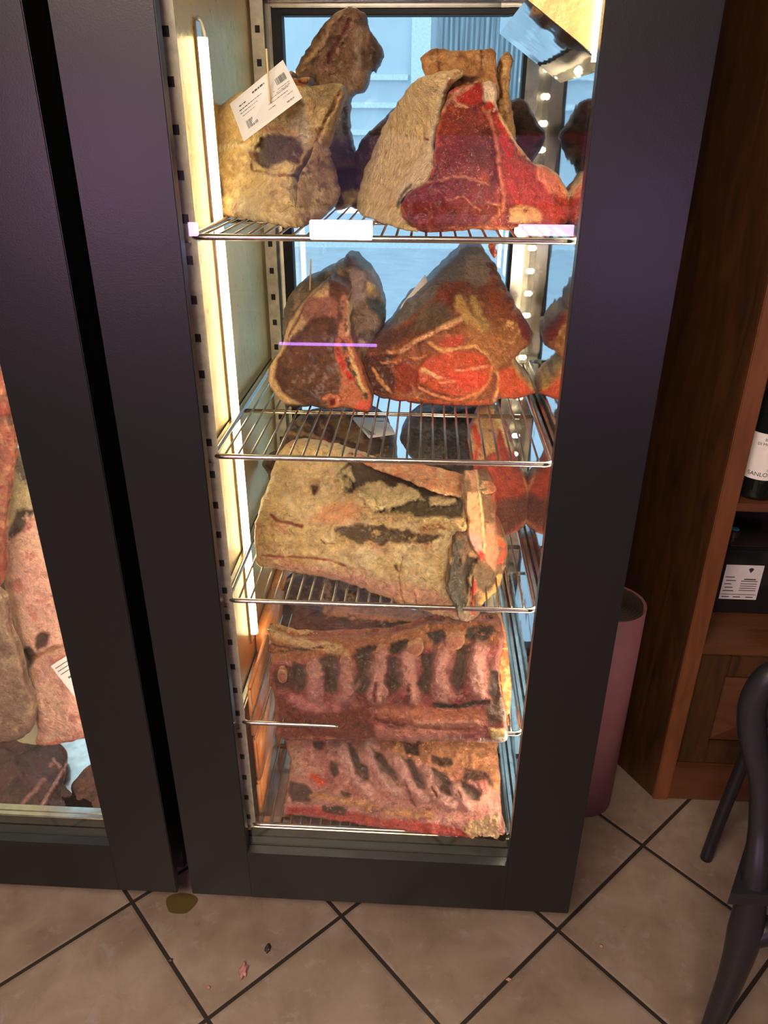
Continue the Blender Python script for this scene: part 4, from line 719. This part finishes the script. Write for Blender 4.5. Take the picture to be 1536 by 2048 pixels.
# small scrap hanging under the top shelf
sc = thing('meat_scrap', tuple(W(985, 500, 1.13)), 'small red scrap of meat hanging below the top shelf front', 'meat')
slab('scrap', sc, C4([(885, 100), (905, 80), (935, 85), (932, 120), (942, 150), (928, 182), (905, 160), (893, 130)]), [(980, 485, 1.13), (990, 510, 1.13), (985, 515, 1.132)], .012, 4, .004, (214, 110, 70), mott=[((180, 40, 34), 8, .0, .8)], seed=141, rag=1.5, step=1.6, mar=.5, relief=((8, .002),))
MB().tube([W(984, 474, 1.13), W(984, 488, 1.131)], .0012, 6).build('thread', M['meat'], sc)

# ================================================================ left fridge
K = thing('beef_joint', base_of(110, 1480, 1.16, .40), 'pink speckled side of beef in the left fridge, card on its edge', 'meat')
slab('fat_cover', K, [(35, 900), (60, 850), (160, 850), (230, 1100), (230, 1300), (230, 1470), (170, 1477), (100, 1491), (72, 1486), (76, 1460), (60, 1395), (58, 1340), (40, 1292), (20, 1215), (8, 1150), (12, 1060), (22, 960)],
    [(60, 900, 1.22), (200, 1480, 1.14), (60, 1480, 1.14), (10, 1150, 1.19)], .14, 16, .02, (226, 172, 150), mott=[((232, 190, 156), 50, .0, .7), ((186, 84, 76), 30, .15, .55), ((150, 50, 46), 7, .5, .6)], seed=151, relief=((60, .008), (18, .003)),
    layers=[('p', K1([(120, 800), (240, 900), (280, 1200), (180, 1250), (60, 1400), (40, 1300), (50, 1060)]), (206, 186, 138), dict(warp=10, soft=8)), ('p', K1([(110, 780), (200, 880), (210, 1030), (160, 1000), (110, 900)]), (126, 112, 96), dict(warp=9, soft=6, n=(14, -.4))),
            ('p', K1([(130, 1220), (260, 1200), (200, 1330), (120, 1420), (60, 1460), (60, 1380)]), (96, 80, 66), dict(warp=8, soft=4, n=(14, -.5), d=-.006)),
            ('p', K2([(215, 240), (260, 200), (310, 220), (290, 290), (230, 310)]), (96, 74, 62), dict(warp=5, soft=3, d=-.008)), ('p', K2([(130, 320), (180, 290), (230, 350), (170, 460), (150, 400)]), (90, 72, 56), dict(warp=5, soft=3, d=-.010)), ('s', K2([(205, 360), (340, 290), (420, 290)]), (196, 140, 100), dict(w=3, soft=4, d=-.008)),
            ('s', K2([(210, 880), (300, 900), (520, 860)]), (226, 110, 84), dict(w=4, soft=5))])
L_ = thing('beef_joint', base_of(20, 1470, 1.14, .40), 'grey pink beef piece at the left photo edge, in front of the speckled side', 'meat')
slab('fat_cover', L_, [(-60, 1150), (0, 1185), (14, 1212), (22, 1260), (40, 1300), (55, 1370), (70, 1400), (70, 1445), (48, 1474), (0, 1488), (-60, 1490)], [(0, 1200, 1.13), (60, 1400, 1.13), (0, 1480, 1.12)], .03, 14, .016, (166, 134, 114), mott=[((206, 180, 140), 24, .1, .6), ((120, 84, 76), 18, .2, .6)], seed=155)
MM = thing('beef_joint', base_of(-10, 1000, 1.13, .9), 'red and tan dried beef hanging at the far left photo edge', 'meat')
slab('dried_meat', MM, [(-70, 640), (-10, 690), (6, 740), (18, 830), (30, 890), (22, 960), (10, 1060), (8, 1150), (-10, 1180), (-70, 1170)], [(0, 700, 1.16), (0, 1150, 1.14), (-60, 900, 1.16)], .03, 14, .02, (176, 100, 78), mott=[((206, 150, 110), 14, .1, .7), ((150, 50, 40), 18, .2, .7), ((110, 84, 70), 22, .25, .7)], seed=157, grain=.003)
NN = thing('beef_joint', base_of(110, 1640, 1.25, .225), 'dark purple brown joint low in the left fridge', 'meat')
slab('dried_meat', NN, [(-80, 1490), (0, 1492), (40, 1505), (90, 1500), (125, 1520), (128, 1560), (118, 1585), (135, 1610), (140, 1640), (100, 1650), (-80, 1645)], [(0, 1500, 1.285), (120, 1510, 1.28), (0, 1648, 1.118), (140, 1648, 1.118), (60, 1570, 1.19)], .05, 14, .014, (92, 64, 62), mott=[((60, 44, 46), 26, .0, .7), ((150, 100, 84), 12, .35, .6)], seed=161, zmin=.2225,
    layers=[('s', [(108, 1518), (125, 1540), (115, 1565), (95, 1595), (80, 1620)], (196, 150, 140), dict(w=3, soft=3, d=.008)), ('s', [(20, 1640), (60, 1590), (90, 1560)], (170, 120, 110), dict(w=3, soft=4))])
N2 = thing('beef_joint', base_of(180, 1640, 1.3, .225), 'brown joint low in the left fridge beside its door stile', 'meat')
slab('dried_meat', N2, [(150, 1645), (145, 1600), (152, 1560), (185, 1540), (250, 1550), (270, 1640), (200, 1655)], [(150, 1650, 1.12), (240, 1650, 1.12), (200, 1545, 1.24)], .05, 12, .014, (110, 70, 52), mott=[((70, 46, 40), 18, .0, .8), ((160, 110, 80), 10, .3, .6)], seed=163, zmin=.2225)

# ================================================================ cards, skewers
def card(name, P4, Y4, label, lines=True, group=None, flip=False):
    """card lying on four sight points; text bars and bar codes as thin ink strips"""
    pts = [W(p[0], p[1], y) for p, y in zip(P4, Y4)]; c0 = sum(pts, Vector())/4
    o = thing(name, tuple(c0), label, 'label', group)
    n = (pts[1]-pts[0]).cross(pts[3]-pts[0]).normalized()
    if n.y > 0: n = -n
    MB().prism(pts, -n*.0006).build('card', M['paper'], o)
    def at(u_, v_): return pts[0]*(1-u_)*(1-v_)+pts[1]*u_*(1-v_)+pts[2]*u_*v_+pts[3]*(1-u_)*v_+n*.0006
    if lines:
        m = MB(); rnd = random.Random(len(label))
        def bar(u0, u1, v0, v1): m.prism([at(u0, v0), at(u1, v0), at(u1, v1), at(u0, v1)], n*.0002)
        for r_ in lines: bar(*r_)
        m.build('print', M['ink'], o)
    return o, at, n
def barcode(u0, u1, v0, v1, k=9):
    r = random.Random(int(u0*100)); out = []; x = u0
    while x < u1: w_ = (u1-u0)/k*r.uniform(.2, .7); out.append((x, min(x+w_, u1), v0, v1)); x += w_+(u1-u0)/k*r.uniform(.2, .5)
    return out
def words(u0, u1, v, h):
    r = random.Random(int(v*1000)+int(u0*77)); out = []; x = u0
    while x < u1: w_ = r.uniform(.015, .06); out.append((x, min(x+w_, u1), v, v+h)); x += w_+.012
    return out
# big card on the carded joint: corners tl, tr(upper right), br, bl in the photo
q = C1([(510, 665), (850, 383), (975, 625), (600, 905)])
yc = yr+.035
ln = barcode(.13, .30, .62, .82)+barcode(.76, .93, .24, .40)+words(.38, .60, .13, .035)+words(.10, .62, .30, .014)+words(.10, .70, .38, .010)+words(.12, .70, .46, .008)+words(.12, .24, .2, .02)+words(.5, .9, .56, .008)+words(.52, .86, .64, .008)+words(.74, .95, .48, .006)+words(.76, .92, .72, .006)+words(.50, .62, .74, .010)+words(.78, .90, .86, .012)+words(.70, .95, .53, .006)
cd, at_, n_ = card('product_card', q, [yc, yc+.02, yc+.02, yc-.01], 'white printed card with two bar codes pinned to the cream top shelf joint', ln)
mid = at_(.62, .42); MB().tube([mid+n_*.003+Vector((0, -.003, -.012)), mid+n_*.008+Vector((0, -.004, .050))], .0014, 8).build('skewer', M['skewer'], cd)
q = [(702, 834), (770, 836), (792, 868), (738, 876)]
cd, at_, n_ = card('product_card', q, [1.50, 1.50, 1.41, 1.41], 'printed card with a green mark on the joint behind the second shelf wires', barcode(.08, .3, .45, .9, 5)+words(.35, .9, .2, .05)+words(.35, .8, .4, .04)+words(.4, .9, .6, .04)+barcode(.1, .35, .1, .3, 5))
M['green'] = simple('green_ink', (.03, .25, .06, 1), .5); M['redink'] = simple('red_ink', (.5, .05, .03, 1), .5)
MB().prism([at_(.45, .25), at_(.62, .3), at_(.6, .45), at_(.46, .42)], n_*.0003).build('green_mark', M['green'], cd); MB().prism([at_(.40, .5), at_(.5, .52), at_(.5, .6), at_(.40, .6)], n_*.0003).build('red_mark', M['redink'], cd)
q = C4([(482, 285), (498, 340), (275, 612), (330, 480)])
cd, at_, n_ = card('product_card', [q[3], q[0], q[1], q[2]], [yd0+.10, yd0+.12, yd0+.11, yd0+.09], 'pale curled card with a round green dot on the rib joint', False)
p = W(816, 611, yd0+.093); mb = MB(); mb.prism([p+Vector((.0058*math.cos(a), -.003, .0058*math.sin(a))) for a in [k*PI/8 for k in range(16)]], (0, .001, 0)); mb.build('green_dot', M['green'], cd)
q = K2([(315, 410), (440, 330), (520, 640), (470, 610)])
cd, at_, n_ = card('product_card', [q[0], q[1], (190, 1370), q[3]], [1.125, 1.135, 1.13, 1.12], 'white printed card on the pink side of beef in the left fridge', words(.1, .8, .1, .02)+words(.1, .7, .2, .02)+words(.12, .7, .3, .02)+words(.3, .7, .45, .05)+words(.3, .8, .65, .02)+words(.35, .8, .75, .02))
sk = MB().tube([W(622, 518, yc0+.13), W(620, 580, yc0+.13)], .0014, 8).build('skewer', M['skewer'], None); tag(sk, 'thin wooden skewer standing in the second shelf left joint', 'skewer')

# ================================================================ salt bricks against the left inner wall
t = NT('orange_salt'); v = t.pos(); nz = t.noise(v, 26, 5, .6); t.bs(Base_Color=t.ramp(nz, (.3, srgb(226, 118, 52)), (.55, srgb(244, 160, 96)), (.75, srgb(250, 200, 156))), Roughness=.35, Subsurface_Weight=.0); t.bump(t.noise(v, 60, 4), .5, .004); M['salt'] = t.m
k = 0
for zi, (za, zb2) in enumerate(((.223, .342), (.344, .463), (.465, .588))):
    for yi_ in range(3):
        ya = 1.135+yi_*.182; where = ['nearest the door', 'in the middle', 'nearest the back window'][yi_]; row = ['bottom row', 'middle row', 'top row'][zi]
        if zi in (0, 1, 2, 3):
            b = MB().box(IX0+.0265 if yi_ == 0 else IX0+.003, IX0+.032+.004*((zi+yi_) % 2), ya, ya+.178, za, zb2, .006)
            o = b.build('salt_brick', M['salt'], None, True); tag(o, 'orange salt brick against the left inner wall, %s, %s' % (row, where), 'brick', 'salt bricks in the right fridge')

# ================================================================ floor bits
def bit(px, py, s, col, seed, label, nm='meat_scrap', cat='scrap'):
    Y = Yz(px, py, 0.0); c = W(px, py, Y); bm = bmesh.new(); bmesh.ops.create_icosphere(bm, subdivisions=3, radius=1)
    r = random.Random(seed)
    for v in bm.verts:
        f = 1+.35*math.sin(v.co.x*5+seed)*math.cos(v.co.y*4-seed)+r.uniform(-.05, .05); v.co = Vector((v.co.x*s[0]*f, v.co.y*s[1]*f, (v.co.z*f+.9)*s[2]))
    me = bpy.data.meshes.new(nm); bm.to_mesh(me); bm.free(); me.materials.append(col)
    for p in me.polygons: p.use_smooth = True
    o = bpy.data.objects.new(nm, me); COL.objects.link(o); o.location = (c.x, c.y, 0.0005); tag(o, label, cat); return o
M['scrapp'] = simple('pink_scrap', srgb(170, 116, 114), .4, 0, (200, .5, .002), .3, 90); M['scrapd'] = simple('dark_scrap', srgb(40, 36, 36), .5)
bit(488, 1944, (.008, .016, .005), M['scrapp'], 3, 'pink scrap of meat lying on the floor tiles')
bit(536, 1898, (.006, .010, .004), M['scrapd'], 5, 'small dark scrap on the tile in front of the fridge')
bit(418, 1976, (.0035, .003, .002), M['scrapp'], 6, 'tiny pink crumb on the floor left of the pink scrap')
bit(341, 1922, (.005, .004, .003), M['scrapd'], 7, 'dark crumb on the grout line left of the scraps')
bit(1202, 1893, (.004, .003, .002), M['scrapp'], 8, 'tiny pale crumb on the tile right of the fridge')
bit(1018, 1961, (.006, .003, .003), M['scrapp'], 9, 'pink crumb on the grout line below the fridge')
t = NT('olive_mark'); t.bs(Base_Color=srgb(92, 76, 38), Roughness=.3, Alpha=.5); M['floor_mark'] = t.m  # thin see-through olive brown oval, lying flat on the tile
Yc = Yz(362, 1807, 0); c = W(362, 1807, Yc); pts = [(c.x+.034*math.cos(a)*(1+.12*math.sin(3*a)), c.y+.028*math.sin(a)*(1+.1*math.cos(2*a)), .0006) for a in [k*PI/20 for k in range(40)]]
o = MB().prism(pts, (0, 0, .0006)).build('olive_mark', M['floor_mark']); tag(o, 'olive brown oval mark on the tile between the two fridges', 'floor_mark')

# ================================================================ pink roll, wood unit, bottles, chair
M['rollp'] = simple('pink_paper', srgb(152, 98, 106), .7, 0, (30, .3, .004), .06, 12); M['rolli'] = simple('dark_backing', (.06, .042, .034, 1), .5)
rc = W(1213, 1600, Yz(1213, 1600, 0)); RX, RY = .432, 1.475; RR = .077
ro = thing('paper_roll', (RX, RY, 0), 'tall pink roll standing on the floor between the fridge and the wooden unit', 'roll')
sp = []
for k in range(0, 150): a = k*.26; rr = RR-.0011*a*1.1; sp.append((RX+rr*math.cos(a+2), RY+rr*math.sin(a+2)))
mb = MB(); ZT = .592
vs = [[mb.bm.verts.new((x, y, z)) for x, y in sp] for z in (.001, ZT)]
for k in range(len(sp)-1): mb.bm.faces.new((vs[0][k], vs[0][k+1], vs[1][k+1], vs[1][k]))
o = mb.build('wound_sheet', M['rolli'], ro, True)
md = o.modifiers.new('t', 'SOLIDIFY'); md.thickness = .0012
m2 = MB(); n = 48
A_ = [(RX+(RR+.0022)*math.cos(2*PI*k/n), RY+(RR+.0022)*math.sin(2*PI*k/n)) for k in range(n)]; va_ = [[m2.bm.verts.new((x, y, z)) for x, y in A_] for z in (0.0, ZT-.001)]
for k in range(n): m2.bm.faces.new((va_[0][k], va_[0][(k+1) % n], va_[1][(k+1) % n], va_[1][k]))
o = m2.build('outer_sheet', M['rollp'], ro, True); md = o.modifiers.new('t', 'SOLIDIFY'); md.thickness = .0015

M['woodshade'] = simple('shaded_back_wood', (.012, .007, .004, 1), .6)  # shade of the deep recess put into the back board's colour
# wooden wine unit
ux, uy = .620, 1.470; bx_, by_ = .435, 1.785
wu = thing('wooden_unit', (1.0, 1.6, 0), 'dark stained pine shelf unit with a panelled door, right of the fridge', 'cabinet')
t_ = .028; dn = Vector((by_-uy, -(bx_-ux), 0)).normalized()
MB().prism([(ux, uy, 0), (bx_, by_, 0), (bx_+dn.x*t_, by_, 0), (ux+.004, uy+.014, 0)], (0, 0, 2.4)).build('side_panel', M['wood'], wu)
MB().box(ux-.003, ux+.036, uy-.006, uy+.014, 0, 2.4, .002).build('edge_trim', M['woodl'], wu)
UX1 = 1.75
def zat(px, py, Y): return W(px, py, Y).z
zsA = zat(1475, 1008, uy); zsB = zat(1405, 1292, uy)
for nm, z, th in (('shelf_board', zsA, .018), ('shelf_board', zsB, .024), ('shelf_board', zsA+.40, .02), ('shelf_board', zsA+.80, .02)):
    MB().box(ux+.03, UX1, uy, 1.785, z-th, z, .002).build(nm, M['woodh'], wu)
MB().box(ux+.03, UX1, 1.775, 1.79, 0, 2.4).build('back_board', M['woodshade'], wu)
MB().box(UX1, UX1+.03, uy, 1.79, 0, 2.4).build('side_panel', M['wood'], wu)
zp0 = zat(1340, 1527, uy); zd0 = zp0+.004; zd1 = zsB-.026
MB().box(ux+.03, UX1, uy-.002, uy+.02, 0, zp0-.006, .003).build('base_rail', M['woodh'], wu)
dx0 = ux+.040; dx1 = dx0+.42
dr = MB().box(dx0, dx0+.065, uy+.002, uy+.022, zd0, zd1, .003).box(dx1-.065, dx1, uy+.002, uy+.022, zd0, zd1, .003).box(dx0+.065, dx1-.065, uy+.002, uy+.022, zd0, zd0+.062, .003).box(dx0+.065, dx1-.065, uy+.002, uy+.022, zd1-.062, zd1, .003).build('door', M['wood'], wu)
pm = MB(); a0, a1, c0_, c1_ = dx0+.068, dx1-.068, zd0+.065, zd1-.065
v0 = [(a0, uy+.018, c0_), (a1, uy+.018, c0_), (a1, uy+.018, c1_), (a0, uy+.018, c1_)]; v1 = [(a0+.05, uy+.006, c0_+.05), (a1-.05, uy+.006, c0_+.05), (a1-.05, uy+.006, c1_-.05), (a0+.05, uy+.006, c1_-.05)]
VA = [pm.bm.verts.new(p) for p in v0]; VB = [pm.bm.verts.new(p) for p in v1]; pm.bm.faces.new(VB)
for k in range(4): pm.bm.faces.new((VA[k], VA[(k+1) % 4], VB[(k+1) % 4], VB[k]))
pm.box(a0, a1, uy+.018, uy+.024, c0_, c1_); pm.build('door_panel', M['woodh'], dr)
dr2 = MB().box(dx1+.02, UX1-.01, uy+.002, uy+.022, zd0, zd1, .003).build('door', M['wood'], wu)

def text(s, size, loc, rot, mat, parent, name='lettering', align='CENTER', curve=None):
    cu = bpy.data.curves.new(name, 'FONT'); cu.body = s; cu.size = size; cu.align_x = align; cu.extrude = .0001
    o = bpy.data.objects.new('tmp', cu); COL.objects.link(o); bpy.context.view_layer.update()
    me = bpy.data.meshes.new_from_object(o); bpy.data.objects.remove(o); me.name = name
    R_ = Matrix.Translation(loc) @ rot.to_4x4()
    if curve:                                # wrap on a cylinder (cx, cy, radius)
        cx_, cy_, rr = curve
        for v in me.vertices:
            a = v.co.x/rr; v.co = Vector((cx_+rr*math.sin(a+curve_off), cy_-rr*math.cos(a+curve_off), loc[2]+v.co.y))
    else: me.transform(R_)
    me.materials.clear(); me.materials.append(mat); o = bpy.data.objects.new(name, me); COL.objects.link(o)
    o.parent = parent; o.matrix_parent_inverse = Matrix.Translation(-Vector(parent.location)); return o
M['bottle'] = simple('dark_bottle_glass', (.006, .007, .006, 1), .06, 0, None, .1, 10, .6); M['labelw'] = simple('wine_label', (.72, .66, .62, 1), .7, 0, (300, .2, .0005), .04, 40)
M['capsule'] = simple('bottle_capsule', (.02, .012, .014, 1), .35)
bt = W(1505, 1000, uy+.055); RB = .040; bcx, bcy, bz = bt.x, bt.y, zsA
def bottle(x, y, z, label, grp, main=False, txt=True):
    o = thing('wine_bottle', (x, y, z), label, 'bottle', grp)
    MB().lathe([(.030, .001), (.038, .002), (.040, .008), (.040, .185), (.036, .205), (.022, .228), (.0155, .245), (.0145, .29)], (x, y, z), 40).build('glass_body', M['bottle'], o, True)
    MB().lathe([(.0155, .262), (.0158, .30), (.0150, .304)], (x, y, z), 24).build('capsule', M['capsule'], o, True)
    m = MB(); n = 30; rr = RB+.0006; z0_, z1_ = z+.048, z+.148; al = 1.25
    L_1 = [m.bm.verts.new((x+rr*math.sin(-al+2*al*k/n), y-rr*math.cos(-al+2*al*k/n), z0_)) for k in range(n+1)]; L_2 = [m.bm.verts.new((v.co.x, v.co.y, z1_)) for v in L_1]
    for k in range(n): m.bm.faces.new((L_1[k], L_1[k+1], L_2[k+1], L_2[k]))
    lb = m.build('paper_label', M['labelw'], o, True)
    return o, lb
curve_off = 0
I3 = Matrix.Identity(3)
o, lb = bottle(bcx, bcy, bz, 'dark wine bottle with a white label on the upper shelf of the wooden unit', None)
for s_, h_, zz in (('BRUNELLO', .0085, .133), ('DI MONTALCINO', .0085, .123), ('2016', .006, .068), ('SANLORENZO', .0125, .056)): text(s_, h_, (bcx, bcy, bz+zz), I3, M['ink'], o, 'lettering', 'CENTER', (bcx, bcy, RB+.0009))
# oil tin
M['tin'] = simple('black_tin', (.008, .008, .010, 1), .12, 0, None, .1, 10, .7); M['tinlab'] = simple('tin_label', (.55, .50, .52, 1), .55, 0, (120, .2, .001), .08, 30)
zt0 = zsB; TY = Yz(1470, 1228, zsB); tx0 = W(1424, 1228, TY).x; tx1 = tx0+.150; ht = W(1470, 1097, TY).z-zt0
tn = thing('oil_tin', ((tx0+tx1)/2, TY+.05, zt0), 'black rectangular oil tin with a pale printed label, below the wine bottle', 'tin')
MB().box(tx0, tx1, TY, TY+.095, zt0+.001, zt0+ht, .004).build('body', M['tin'], tn)
MB().box(tx0+.006, tx1-.006, TY+.006, TY+.089, zt0+ht, zt0+ht+.004, .002).lathe([(.016, ht+.003), (.016, ht+.018), (.012, ht+.020)], (tx0+.034, TY+.060, zt0), 24).build('lid', M['capsule'], tn)
M['bluecap'] = simple('blue_cap', (.05, .22, .36, 1), .4)
MB().lathe([(.010, ht+.0205), (.009, ht+.0215)], (tx0+.034, TY+.060, zt0), 16).build('seal', M['bluecap'], tn)
p, q = W(1437, 1197, TY), W(1519, 1131, TY); a0, a1, b0, b1 = p.x, q.x+.012, p.z, q.z; lw, lh = a1-a0, b1-b0
lb = MB().box(a0, a1, TY-.0008, TY-.0002, b0, b1, .0002).build('paper_label', M['tinlab'], tn)
mb = MB()
def lr(u0, u1, v0, v1): mb.box(a0+u0*lw, a0+u1*lw, TY-.0012, TY-.0009, b0+v0*lh, b0+v1*lh)
for k in range(4): lr(.48, .92, .26+k*.065, .278+k*.065)
lr(.04, .96, .14, .155)
for k in range(5): lr(.05+(k % 2)*.03, .34-(k % 3)*.05, .24+k*.10, .262+k*.10)
for u0 in (.06, .36, .70): lr(u0, u0+.20, .06, .085)
lr(.55, .86, .58, .61); lr(.48, .92, .53, .55)
c0x = a0+.68*lw; c0z = b0+.84*lh
mb.prism([(c0x-.006, TY-.0012, c0z+.004), (c0x-.003, TY-.0012, c0z+.008), (c0x+.003, TY-.0012, c0z+.008), (c0x+.006, TY-.0012, c0z+.004), (c0x, TY-.0012, c0z-.006)], (0, .0003, 0)); mb.build('print', M['ink'], tn)
# chair
M['chair'] = simple('dark_plastic', (.012, .011, .015, 1), .38, 0, (300, .15, .0005), .05, 30)
ch = thing('armchair', (.78, .95, 0), 'dark plastic armchair cut off by the right photo edge', 'chair')
def path(pl): return [W(a, b, y) for a, b, y in pl]
def sm_path(pts, per=6):
    pts = [Vector(p) for p in pts]; out = []; n = len(pts)
    for i in range(n-1):
        p0, p1, p2, p3 = pts[max(i-1, 0)], pts[i], pts[i+1], pts[min(i+2, n-1)]
        for k in range(per):
            t_ = k/per; out.append(.5*((2*p1)+(-p0+p2)*t_+(2*p0-5*p1+4*p2-p3)*t_*t_+(-p0+3*p1-3*p2+p3)*t_**3))
    out.append(pts[-1]); return out
yf = Yz(1412, 1716, 0.0)
MB().tube(sm_path(path([(1412, 1716, yf), (1440, 1640, yf-.005), (1478, 1545, yf-.02), (1510, 1470, yf-.05), (1560, 1380, yf-.06)])), .0138, 12).build('leg', M['chair'], ch, True)
yn = Yz(1395, 2130, 0.0)
pp = sm_path(path([(1398, 2120, yn), (1425, 2048, yn+.01), (1464, 1950, yn+.02), (1490, 1864, yn+.03), (1511, 1748, yn+.05), (1519, 1656, yn+.08), (1521, 1563, yn+.10), (1506, 1480, yn+.12), (1506, 1405, yn+.13), (1540, 1352, yn+.13), (1600, 1335, yn+.13)]), 5)
rk = [.015, .017, .022, .028, .021, .017, .018, .022, .021, .020, .020]
def rr_(k): a = k/5; i0 = min(int(a), 9); return rk[i0]*(1-(a-i0))+rk[i0+1]*(a-i0)
MB().tube(pp, [rr_(k) for k in range(len(pp))], 16).build('leg', M['chair'], ch, True)
MB().tube(sm_path(path([(1488, 1870, yn+.030), (1512, 1864, yn+.03), (1545, 1862, yn+.03), (1640, 1880, yn+.02)])), [.026]*5+[.024]*14, 14).build('brace', M['chair'], ch, True)
pr = Vector((.52, 0, 0))
MB().tube([W(1395, 2130, yn)+pr, W(1486, 1760, yn+.05)+pr, W(1518, 1560, yn+.10)+pr, W(1580, 1338, yn+.13)+pr], .014, 10).build('leg', M['chair'], ch, True)
MB().tube([W(1412, 1716, yf)+pr, W(1510, 1470, yf-.05)+pr], .0125, 10).build('leg', M['chair'], ch, True)
ax = W(1600, 1335, yn+.13); sz = .44; xe = W(1590, 1450, .86).x
MB().tube([tuple(ax-Vector((.012, 0, 0))), tuple(ax+Vector((.12, .01, .0))), tuple(ax+Vector((.34, .02, .012))), tuple(ax+Vector((.46, .03, .03)))], .019, 14).build('armrest', M['chair'], ch, True)
rq = ray(1575, 1420); rq = rq[0]/rq[1]; y1_ = min(yf-.01, 1.22)
MB().prism([(rq*(yn+.02), yn+.02, sz-.02), (xe+.44, yn+.02, sz-.02), (xe+.44, y1_, sz-.02), (rq*y1_, y1_, sz-.02)], (0, 0, .026)).build('seat', M['chair'], ch)
MB().prism([(xe+.40, yn+.03, sz), (xe+.425, yn+.03, sz), (xe+.50, yn+.03, .84), (xe+.475, yn+.03, .84)], (0, yf-yn-.05, 0)).build('backrest', M['chair'], ch)
